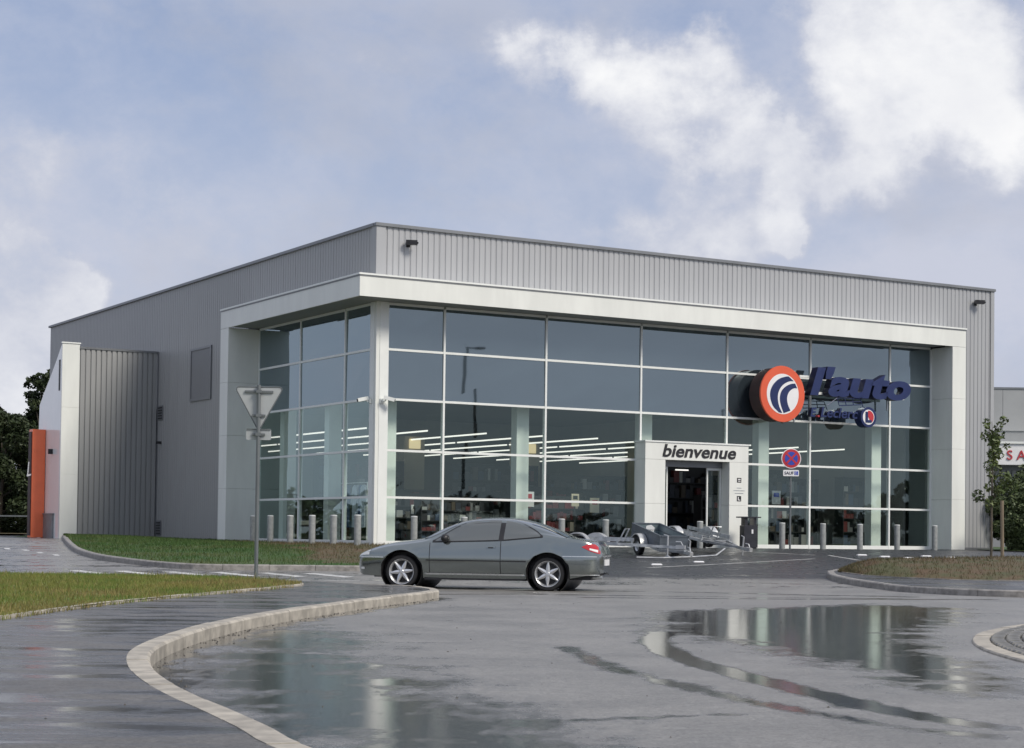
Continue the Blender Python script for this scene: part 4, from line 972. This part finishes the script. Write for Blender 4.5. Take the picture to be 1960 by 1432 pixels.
# ------------------------------------------------------------------ trailers
m_box = mat('steel_box', (.115, .135, .16), .38, .3, .18, 4)
m_boxin = mat('steel_box_inside', (.20, .25, .27), .36, .3, .12, 3)
def trailer(name, lab, loc, rz, tilt, w, l, box, rail_h=.0, jockey=True):
    """nose at the origin end (-y), bed runs to +y; tilt lifts the far end"""
    t = thing(name, lab, 'trailer', loc, rz, 'trailers for sale by the entrance'); t.rotation_euler = (tilt, 0, rz)
    hw = w / 2; f = MB(); k_ = .62 if box else 1; nz = .46 if box else .32
    for s in (-1, 1):
        f.bar((s * hw * .92, .0, .34), (s * hw * .92, l, .34), .06, .07); f.bar((s * hw * .92, 0, .34), (0, -1.15 * k_, nz), .06, .06)
    for k in range(5): y = l * k / 4; f.bar((-hw * .92, y, .34), (hw * .92, y, .34), .05, .05)
    f.bar((0, -1.55 * k_, nz), (0, 0, .33), .07, .07); f.bar((0, 0, .32), (0, l * .4, .32), .07, .07); f.build('frame', m_galv, t)
    MB().box(-.05, .05, -1.6 * k_ - .15, -1.55 * k_ + .05, nz - .04, nz + .06).tube([(0, -1.6 * k_ - .08, nz + .06), (0, -1.6 * k_ - .02, nz + .15), (0, -1.6 * k_ + .12, nz + .15)], .016, 8).build('coupling', m_galvlight, t)
    ay = l * .55; MB().tube([(-hw - .1, ay, .26), (hw + .1, ay, .26)], .03, 10).build('axle', m_galv, t)
    for s in (-1, 1):
        wh = link('wheel', None, t, (s * (hw + .12), ay, .26)); MB().lathe([(.15, -.07), (.23, -.075), (.26, -.05), (.265, 0), (.26, .05), (.23, .075), (.15, .07)], 'x', n=28).build('tyre', m_tyre, wh, smooth=35)
        MB().lathe([(0, .045 * s), (.06, .05 * s), (.13, .03 * s), (.155, .065 * s), (.155, -.06 * s), (0, -.05 * s)], 'x', n=24).build('rim', m_galv, wh, smooth=35)
        prof = [(ay + .36 * math.cos(a), .27 + .34 * math.sin(a)) for a in [math.radians(4 + 172 * k / 12) for k in range(13)]]
        fm = MB(); x0, x1 = s * (hw + .02), s * (hw + .23); fm.grid([[(x0, y, z) for y, z in prof], [(x1, y, z) for y, z in prof], [(x1, y, z - .035) for y, z in prof]])
        if not box: vs = [(x0, y, z) for y, z in prof] + [(x0, ay, .30)]; fm.add(vs, [(i, i + 1, 13) for i in range(12)])
        fm.build('mudguard', m_galvlight, t, smooth=30)
    rb = MB(); rb.box(-hw - .18, hw + .18, l - .02, l + .03, .22, .34).build('lamp_bar', m_galv, t)
    for s in (-1, 1): MB().box(s * (hw + .02), s * (hw + .16), l + .031, l + .06, .23, .33).build('tail_lamp', m_tail, t)
    if jockey:
        jy = -1.2 * k_; jz = nz - .30; MB().tube([(.12, jy, jz), (.12, jy, jz + .6)], .024, 8).lathe([(0, -.025), (.09, -.025), (.1, 0), (.09, .025), (0, .025)], 'x', (.12, jy, jz - .02), 16).tube([(.12, jy, jz + .6), (.12, jy + .12, jz + .62)], .012, 6).build('jockey_wheel', m_galvlight, t)
    if box:
        h = .36; z0 = .385
        for nm, a in (('side_panel', (-hw, -hw + .03, 0, l)), ('side_panel', (hw - .03, hw, 0, l)), ('end_panel', (-hw + .03, hw - .03, 0, .03)), ('end_panel', (-hw + .03, hw - .03, l - .03, l))):
            p = MB().box(*a, z0, z0 + h).build(nm, m_box, t); x0, x1, y0, y1 = a
            e = .012; r = MB(); li = MB()
            if nm == 'side_panel': xi = x1 if x0 < 0 else x0; li.box(min(xi, xi + .004 * (1 if x0 < 0 else -1)), max(xi, xi + .004 * (1 if x0 < 0 else -1)), .035, l - .035, z0 + .022, z0 + h - .035)
            else: yi = y1 if y0 < .1 else y0 - .004; li.box(-hw + .036, hw - .036, yi, yi + .004, z0 + .022, z0 + h - .035)
            li.build('liner', m_boxin, p)
            r.box(x0 - e, x1 + e, y0 - e, y1 + e, z0 + h - .03, z0 + h + .008).box(x0 - .006, x1 + .006, y0 - .006, y1 + .006, z0 + h * .42, z0 + h * .52).box(x0 - e, x1 + e, y0 - e, y1 + e, z0 - .01, z0 + .03).build('panel_rim', m_box, p)
        MB().box(-hw + .03, hw - .03, .03, l - .03, z0, z0 + .02).build('floor_panel', m_boxin, t)
        stk = MB(); stk.prism([(-.16 + .13, z0 + .06), (.10 + .13, z0 + .05), (.13 + .13, z0 + .24), (.02 + .13, z0 + .32), (-.13 + .13, z0 + .29)], l - .036, l - .033).build('sticker', m_signwhite, t)
    else:
        r = MB()
        for s in (-1, 1): r.bar((s * hw, -.05, .46), (s * hw, l, .46), .03, .10); r.bar((s * hw, .0, .34), (s * hw, .0, .47), .04); r.bar((s * hw, l - .02, .34), (s * hw, l - .02, .47), .04)
        r.bar((-.14, .1, .42), (-.14, l, .42), .03, .03).bar((.14, .1, .42), (.14, l, .42), .03, .03).tube([(-.14, .1, .42), (-.13, -.06, .75), (.13, -.06, .75), (.14, .1, .42)], .02, 8); r.build('wheel_rails', m_galv, t)
    return t
m_galvlight = mat('pale_galvanised', (.56, .57, .57), .4, .55, .12, 5)
def at_(x, y): return (x, y)
t1 = trailer('box_trailer', 'grey steel box trailer tilted nose down in front of the entrance', (4.40, 49.9, G(49.9) - .19), .345, .185, .86, 1.95, True)
t2 = trailer('frame_trailer', 'bare galvanised motorcycle trailer half hidden behind the car tail', (3.02, 48.9, G(49) + .0), 1.08, .03, .95, 2.0, False)
t3 = trailer('frame_trailer', 'bare galvanised trailer between the grey box trailer and the bin', (5.75, 51.9, G(52) + .02), .50, .13, .95, 2.1, False)
ch = MB(); ch.tube([(3.3, 48.1, G(48.1) + .03), (4.0, 48.05, G(48) + .03), (4.9, 48.9, G(48.9) + .03), (5.6, 50.0, G(50) + .03), (5.9, 50.5, G(50.5) + .2)], .022, 6); tag(ch.build('security_chain', m_galvlight), 'steel security chain lying on the asphalt along the trailer noses', 'chain')

# ------------------------------------------------------------------ goods inside the shop
def goods_mat(name, cols):
    M = MT(name); o = M.n('ShaderNodeNewGeometry').outputs['Random Per Island']; r = M.n('ShaderNodeValToRGB'); r.color_ramp.interpolation = 'CONSTANT'; M.l(o, r.inputs[0])
    el = r.color_ramp.elements; el[0].position = 0; el[0].color = (*cols[0], 1); el[1].position = 1 / len(cols); el[1].color = (*cols[1], 1)
    for i, c in enumerate(cols[2:]): e = el.new((i + 2) / len(cols)); e.color = (*c, 1)
    M.set(Base_Color=r.outputs[0], Roughness=.5); return M.m
m_goods = goods_mat('mixed_goods', [(.03, .03, .035), (.18, .18, .18), (.04, .045, .06), (.14, .03, .03), (.40, .40, .38), (.03, .05, .09), (.05, .05, .05), (.025, .025, .03), (.09, .07, .05), (.04, .04, .04)])
m_redgoods = goods_mat('red_goods', [(.14, .02, .025), (.09, .015, .02), (.03, .03, .03), (.40, .35, .28), (.16, .02, .024), (.04, .03, .03)])
m_rack = mat('rack_dark', (.03, .031, .034), .5, .2, .1, 4)
def shelf(a, b, rz, lab, m, L_=2.6, levels=4, h=1.9, seed=0):
    rnd = random.Random(seed); s = thing('shelf_unit', lab, 'shelf', (*loc2w(a, b), PAD), ROT + rz, 'shelf units inside the shop')
    MB().box(0, L_, .24, .27, 0, h).build('back_panel', m_rack, s); MB().box(0, .03, 0, .5, 0, h).build('end_panel', m_rack, s); MB().box(L_ - .03, L_, 0, .5, 0, h).build('end_panel', m_rack, s)
    g = MB()
    for k in range(levels):
        z = .12 + k * (h - .15) / levels; MB().box(.03, L_ - .03, 0, .24, z - .03, z).build('shelf_board', m_rack, s)
        x = .05
        while x < L_ - .25:
            w = rnd.uniform(.08, .26); hh = rnd.uniform(.12, .36) * (h / levels / .45)
            if rnd.random() < .9: g.box(x, x + w * .92, .03, .2, z + .001, z + hh)
            x += w
    o = g.build('goods', m, s); o['kind'] = 'stuff'
    return s
for i, (a, b, rz, lab, red, L_, h) in enumerate([
    (1.6,3.4,.0,'dark shelf unit with mixed goods in the first front window right of the corner',0,3.4,1.7),(6.25,2.4,0,'red tool shelf behind the third front window by the car roof',1,3.0,1.7),(8.2,5.2,0,'red goods shelf further inside left of the entrance portal',1,2.2,2.1),
    (3.2,6.2,0,'long dark shelf of mixed goods deeper inside behind the car roof',0,5.0,1.9),(14.6,3.0,0,'dark goods shelf just right of the entrance portal',0,2.4,1.9),(17.0,3.2,0,'goods shelf behind the window under the navy lettering',0,3.2,2.6),
    (20.9,2.6,0,'small goods shelf in the last window by the right pillar',0,1.6,2.7),(10.3,6.5,0,'goods shelf straight through the open doorway',0,3.4,2.6),(16.0,7.5,0,'tall back shelf seen through the windows right of the entrance',0,6.0,2.8),(2.6,1.9,0,'low dark shelf close to the glass between the corner post and the car roof',0,2.7,1.5),(6.4,6.8,0,'tall dark goods shelf deep inside above the car boot',0,3.6,2.9),(14.2,5.4,0,'tall goods shelf in the second row right of the portal',0,2.6,3.0),(18.0,5.2,0,'tall goods shelf in the second row under the roundel',0,2.5,3.0),(2.2,9.0,0,'tall dark goods shelf at the back behind the corner windows',0,3.4,3.0)]):
    shelf(a, b, rz, lab, m_redgoods if red else m_goods, L_, 5 if h > 2 else 4, h, i)
# overalls hanging by the side windows
rk = thing('clothes_rack', 'steel clothes rack with hanging work overalls behind the side window', 'clothes rack', (*loc2w(1.2, 3.0), PAD), ROT + math.pi / 2)
MB().tube([(0, 0, 0), (0, 0, 2.0), (2.2, 0, 2.0), (2.2, 0, 0)], .02, 8).bar((0, -.3, .04), (0, .3, .04), .04).bar((2.2, -.3, .04), (2.2, .3, .04), .04).build('rack_frame', m_whitemetal, rk)
m_cl = [mat('pale_cloth', (.50, .56, .62), .8), mat('blue_cloth', (.05, .09, .20), .8), mat('dark_cloth', (.03, .035, .045), .8)]
for k in range(7):
    x = .2 + k * .3; y = random.uniform(-.04, .04); o = []
    prof = [(.03, 1.93), (.20, 1.84), (.34, 1.35), (.27, 1.30), (.19, 1.60), (.19, 1.0), (.20, .55 + .2 * (k % 2)), (.0, .53 + .2 * (k % 2))]
    poly = [(a_, z) for a_, z in prof] + [(-a_, z) for a_, z in prof[::-1][1:]]
    MB().prism([(x + px * .8, z) for px, z in poly], y - .05 - .02 * (k % 3), y + .05).build('overall', m_cl[(0, 1, 0, 2, 1, 0, 1)[k]], rk)

# ------------------------------------------------------------------ trees and shrubs
def leaf_clumps(clumps, n, leaf, rnd, flat=.8):
    vs = []; fs = []
    for c, r in clumps:
        for _ in range(int(n * r * r)):
            while 1:
                d = Vector((rnd.uniform(-1, 1), rnd.uniform(-1, 1), rnd.uniform(-1, 1)))
                if .02 < d.length < 1: break
            d = d.normalized() * d.length ** .4
            p = c + Vector((d.x * r, d.y * r, d.z * r * flat)); q = leaf * rnd.uniform(.6, 1.35)
            u = Vector((rnd.gauss(0, 1), rnd.gauss(0, 1), rnd.gauss(0, .7))).normalized(); v = u.cross(Vector((rnd.gauss(0, 1), rnd.gauss(0, 1), rnd.gauss(0, 1)))).normalized()
            k = len(vs); vs += [p - u * q, p + v * q * .5, p + u * q, p - v * q * .5]; fs.append((k, k + 1, k + 2, k + 3))
    me = bpy.data.meshes.new('crown'); me.from_pydata(vs, [], fs); me.update(); return me
def tree(lab, x, y, h, r, m, seed, n=130, leaf=.22, base=None, trunk_h=.3, group=None, cat='tree', name='tree', core=True):
    rnd = random.Random(seed); z0 = (PAD + .1) if base is None else base
    t = thing(name, lab, cat, (x, y, z0), 0, group)
    tk = MB(); top_ = Vector((rnd.uniform(-.3, .3), rnd.uniform(-.3, .3), h * .8)); tk.tube([(0, 0, -.3), (0, 0, h * .3), top_ * .7, top_], [h * .022, h * .018, h * .012, h * .005], 8)
    cl = []
    for i in range(int(26 + h)):
        f = rnd.uniform(trunk_h, .95); rr = r * math.sin(math.pi * min(1, max(.12, (f - trunk_h * .8) / (1.05 - trunk_h * .8)))) ** .6; a = rnd.uniform(0, 6.28); q = rr * math.sqrt(rnd.uniform(.1, 1))
        c = Vector((q * math.cos(a), q * math.sin(a), f * h)); cl.append((c, r * rnd.uniform(.22, .40)))
        if i % 3 == 0: tk.tube([(0, 0, max(.1, f * h * .6)), c * .55 + Vector((0, 0, f * h * .3)), c], [h * .008, h * .005, h * .002], 5)
    tk.build('trunk', m_bark, t, smooth=60); me = leaf_clumps(cl, n / (r * .3) ** 2 * 1.0, leaf, rnd); me.materials.append(m); link('crown', me, t); return t
for i, (x, y, h, r, lab) in enumerate([(-30.2,108,7.4,2.9,'dense dark tree filling the left picture edge behind the verge'),(-33.6,112,7.8,3.4,'dense dark tree at the far left, mostly outside the picture'),(-27.9,113,7.7,2.6,'dark bushy tree just left of the orange slab'),(-25.3,118,7.6,2.6,'dark tree behind the orange slab and white annex'),(-38.5,110,9.0,3.6,'tall dark tree beyond the left picture edge'),(-31.5,119,7.6,3.0,'dark tree in the second row at the left edge')]):
    tree(lab, x, y, h, r, m_leafdark, 20 + i, 900, .13, trunk_h=.05, group='dark trees at the left edge')
tree('thin tall tree rising above the dark trees beside the annex', -28.75, 112, 10.3, 1.1, m_leafdark, 40, 60, .16, trunk_h=.62)
hb = [(19.6,66,2.6,1.1),(20.6,68,3.2,1.5),(18.3,65,1.9,.9),(22.4,69,4.0,1.8),(20.0,71,3.2,1.4),(18.9,69.5,2.3,1.1)]
for i, (x, y, h, r) in enumerate(hb):
    tree(['green shrub by the kerb behind the young tree','larger green shrub right of the young tree','low green shrub nearest the corner of the shop','tall green shrub at the right picture edge','green shrub in the back row behind the stake','low shrub in the back row beside the shop wall'][i], x, y, h, r, m_leafmid, 60 + i, 150, .085, trunk_h=.05, group='shrubs beside the shop', cat='shrub', name='shrub')
# young tree and its stake on the island
sp_ = thing('young_tree', 'slim young tree with sparse leaves on the planted island', 'tree', (11.97, 45.6, G(45.6) + .14))
rnd = random.Random(5); tk = MB(); tk.tube([(0, 0, -.2), (.0, 0, 1.2), (.02, 0, 2.4), (.0, 0, 3.5)], [.035, .028, .018, .006], 8); cl = []
for i in range(34):
    f = rnd.uniform(1.45, 3.5); a = rnd.uniform(0, 6.28); l_ = rnd.uniform(.08, .62) * (1.15 - .6 * (f - 1.45) / 2.05); c = Vector((l_ * math.cos(a), l_ * math.sin(a), f)); tk.tube([(0, 0, f - .22 - l_ * .3), c * .6 + Vector((0, 0, f * .38)), c], [.010, .007, .003], 5); cl.append((c, rnd.uniform(.08, .17)))
tk.build('trunk', m_bark, sp_, smooth=60)
me = leaf_clumps(cl, 2300, .055, rnd, 1.0); me.materials.append(m_leafyoung); link('crown', me, sp_)
sk = tag(MB().tube([(12.17, 45.3, .2), (12.15, 45.3, 2.0)], .045, 8).build('tree_stake', m_timber), 'brown timber stake standing right of the young tree', 'stake')
# far building on the right
fb = thing('warehouse', 'grey warehouse with a white sign band and red lettering behind the shrubs', 'building', (27.0, 110, PAD))
MB().box(0, 40, 0, 20, 0, 7.0).build('wall', m_farwall, fb)
for k in range(16): MB().box(k * 2.5 + .01, k * 2.5 + 2.49, -.08, 20, 7.0, 9.5).build('parapet_panel', m_farwall2, fb)
MB().box(-.1, 40, -.12, 20, 9.5, 9.62).build('roof_cap', m_flash, fb)
sb_ = MB().box(1.1, 30, -1.4, -.05, 4.9, 6.15).build('sign_band', m_signwhite, fb); MB().box(.9, 30.2, -1.5, -.05, 6.15, 6.28).build('band_cap', m_whitemetal, fb)
fit_text('sign_lettering', 'S A', 2.41, 3.54, 5.19, 5.76, -1.46, -1.405, m_red, sb_)
cm2 = clad_mesh('cladding_panel', 2.0, 1.8, 4.6, m_farwall2, 6, .12)
for k in range(10): link('cladding_panel', cm2, fb, (2.0 + k * 2.0, -.05, 0))
MB().box(2.0, 22, -.06, -.02, 4.6, 4.9).build('dark_band', m_flash, fb)
# rail and low wall at the far left
rl = thing('guard_rail', 'thin dark guard rail in front of the dark trees', 'rail', (-29, 100, PAD))
MB().bar((-14, 0, 1.05), (3.0, 0, 1.05), .06, .08).build('rail', m_pole, rl)
for k in range(9): MB().box(-14 + k * 2.1, -13.92 + k * 2.1, -.04, .04, 0, 1.0).build('post', m_pole, rl)
kerb('kerb', V([(-60,93.5),(-27.2,93.5)]), .3, .34, 2.0, m_concrete, side=1, base=-.05, z=lambda y: PAD)

# street lamps across the road: seen only as reflections in the shop glass
def lamp(x, y, rz, lab):
    t = thing('street_lamp', lab, 'street lamp', (x, y, G(y)), rz, 'street lamps mirrored in the shop glass')
    MB().tube([(0, 0, -.1), (0, 0, 6), (0, 0, 11)], [.12, .10, .07], 10).build('pole', m_pole, t, smooth=40); MB().bar((-.1, 0, 11), (1.2, 0, 11.1), .08).build('arm', m_pole, t); MB().bar((1.1, 0, 11.1), (1.9, 0, 11.15), .3, .12).build('lamp_head', m_black, t)
lamp(34.4, 36.6, 0, 'tall dark street lamp mirrored in the second front window'); lamp(68.9, 37.3, 0, 'tall dark street lamp mirrored left of the orange emblem')
# wood across the road, mirrored in the glass
rnd = random.Random(9); cl = []
for i in range(150):
    f = i / 150; a = math.radians(95 + 75 * f); R0 = 120 + rnd.uniform(-8, 8); cl.append((Vector((R0 * math.sin(a) , 40 + R0 * math.cos(a), rnd.uniform(.6, 2.2))), rnd.uniform(1.4, 2.6)))
for i in range(60):
    a = math.radians(-75 + 45 * i / 60); R0 = 95 + rnd.uniform(-6, 6); cl.append((Vector((-10 + R0 * math.sin(a), 60 + R0 * math.cos(a), rnd.uniform(1.0, 3.4))), rnd.uniform(1.6, 2.8)))
cl = [c for c in cl if not (c[0].y > 0 and abs(c[0].x / c[0].y) < .30)]
me = leaf_clumps(cl, 34, .45, rnd); me.name = 'far_wood'; me.materials.append(m_leafdark)
tag(link('far_wood', me, kind='stuff'), 'dark wood across the road that shows as a reflection in the glass', 'wood')
# posters and price boards standing among the goods
for i, (a, b, z, w, h, c, lab) in enumerate([(6.45,1.6,1.3,.42,.5,m_signwhite,'pale poster board behind the third front window, left one'),(8.35,1.7,1.35,.3,.42,m_cream,'small cream poster board behind the third front window, middle one'),(9.2,1.8,1.15,.36,.5,m_cream,'small cream poster board nearest the left jamb of the portal'),
        (2.75,2.6,1.0,.3,.3,m_signwhite,'white price board behind the wide window above the car'),(17.6,2.5,1.6,.4,.5,m_galv,'grey notice board behind the window under the lettering'),(12.0,3.0,.9,.5,1.5,m_cream,'tall cream display board inside the open doorway')]):
    p = thing('poster_board', lab, 'poster', (*loc2w(a, b), PAD), ROT, 'poster boards inside the shop')
    MB().box(-w / 2, w / 2, -.02, .02, z, z + h).build('board', c, p); MB().box(-.02, .02, .0, .03, 0, z).box(-.15, .15, -.1, .12, 0, .02).build('stand', m_rack, p)
    MB().box(-w * .3, w * .3, -.026, -.0205, z + h * .55, z + h * .85).build('print', [m_red, m_black, m_red, m_black, m_blue, m_brown][i], p)
# taller weeds in the verge, grit and leaves on the wet road
wp_ = scatter(vis, 1500, lambda x, y: .145 + G(y)); tag(link('verge_weeds', blades('verge_weeds', wp_, .12, .007, [m_grass, m_grassdry], .8, mi=lambda x, y: random.random() < .5), kind='stuff'), 'taller weeds and straw stalks sticking out of the verge grass', 'weeds')
rnd = random.Random(77); gb = MB()
m_grit = mat('grit', (.07, .065, .055), .7, 0, .4, 30)
for _ in range(620):
    if rnd.random() < .8:
        i = rnd.randrange(len(kpath) - 1); p = kpath[i]; q = offset(kpath, -abs(rnd.gauss(.03, .10)) - .01)[i]; x, y = q.x, q.y
    else: x, y = rnd.uniform(-2.4, 6), rnd.uniform(7, 28)
    if inside((x, y), pv): z0 = .116
    else: z0 = 0
    r = .004 + .010 * rnd.random() ** 2.5; a = rnd.uniform(0, 3)
    c_, s_ = math.cos(a) * r, math.sin(a) * r
    gb.add([(x + c_, y + s_, z0), (x - s_, y + c_ * .8, z0), (x - c_ * 1.2, y - s_, z0), (x + s_, y - c_, z0), (x, y, z0 + r * .8)], [(0, 1, 4), (1, 2, 4), (2, 3, 4), (3, 0, 4)])
tag(gb.build('grit', m_grit, kind='stuff'), 'dark grit and crumbs scattered on the wet road and along the kerb', 'grit')
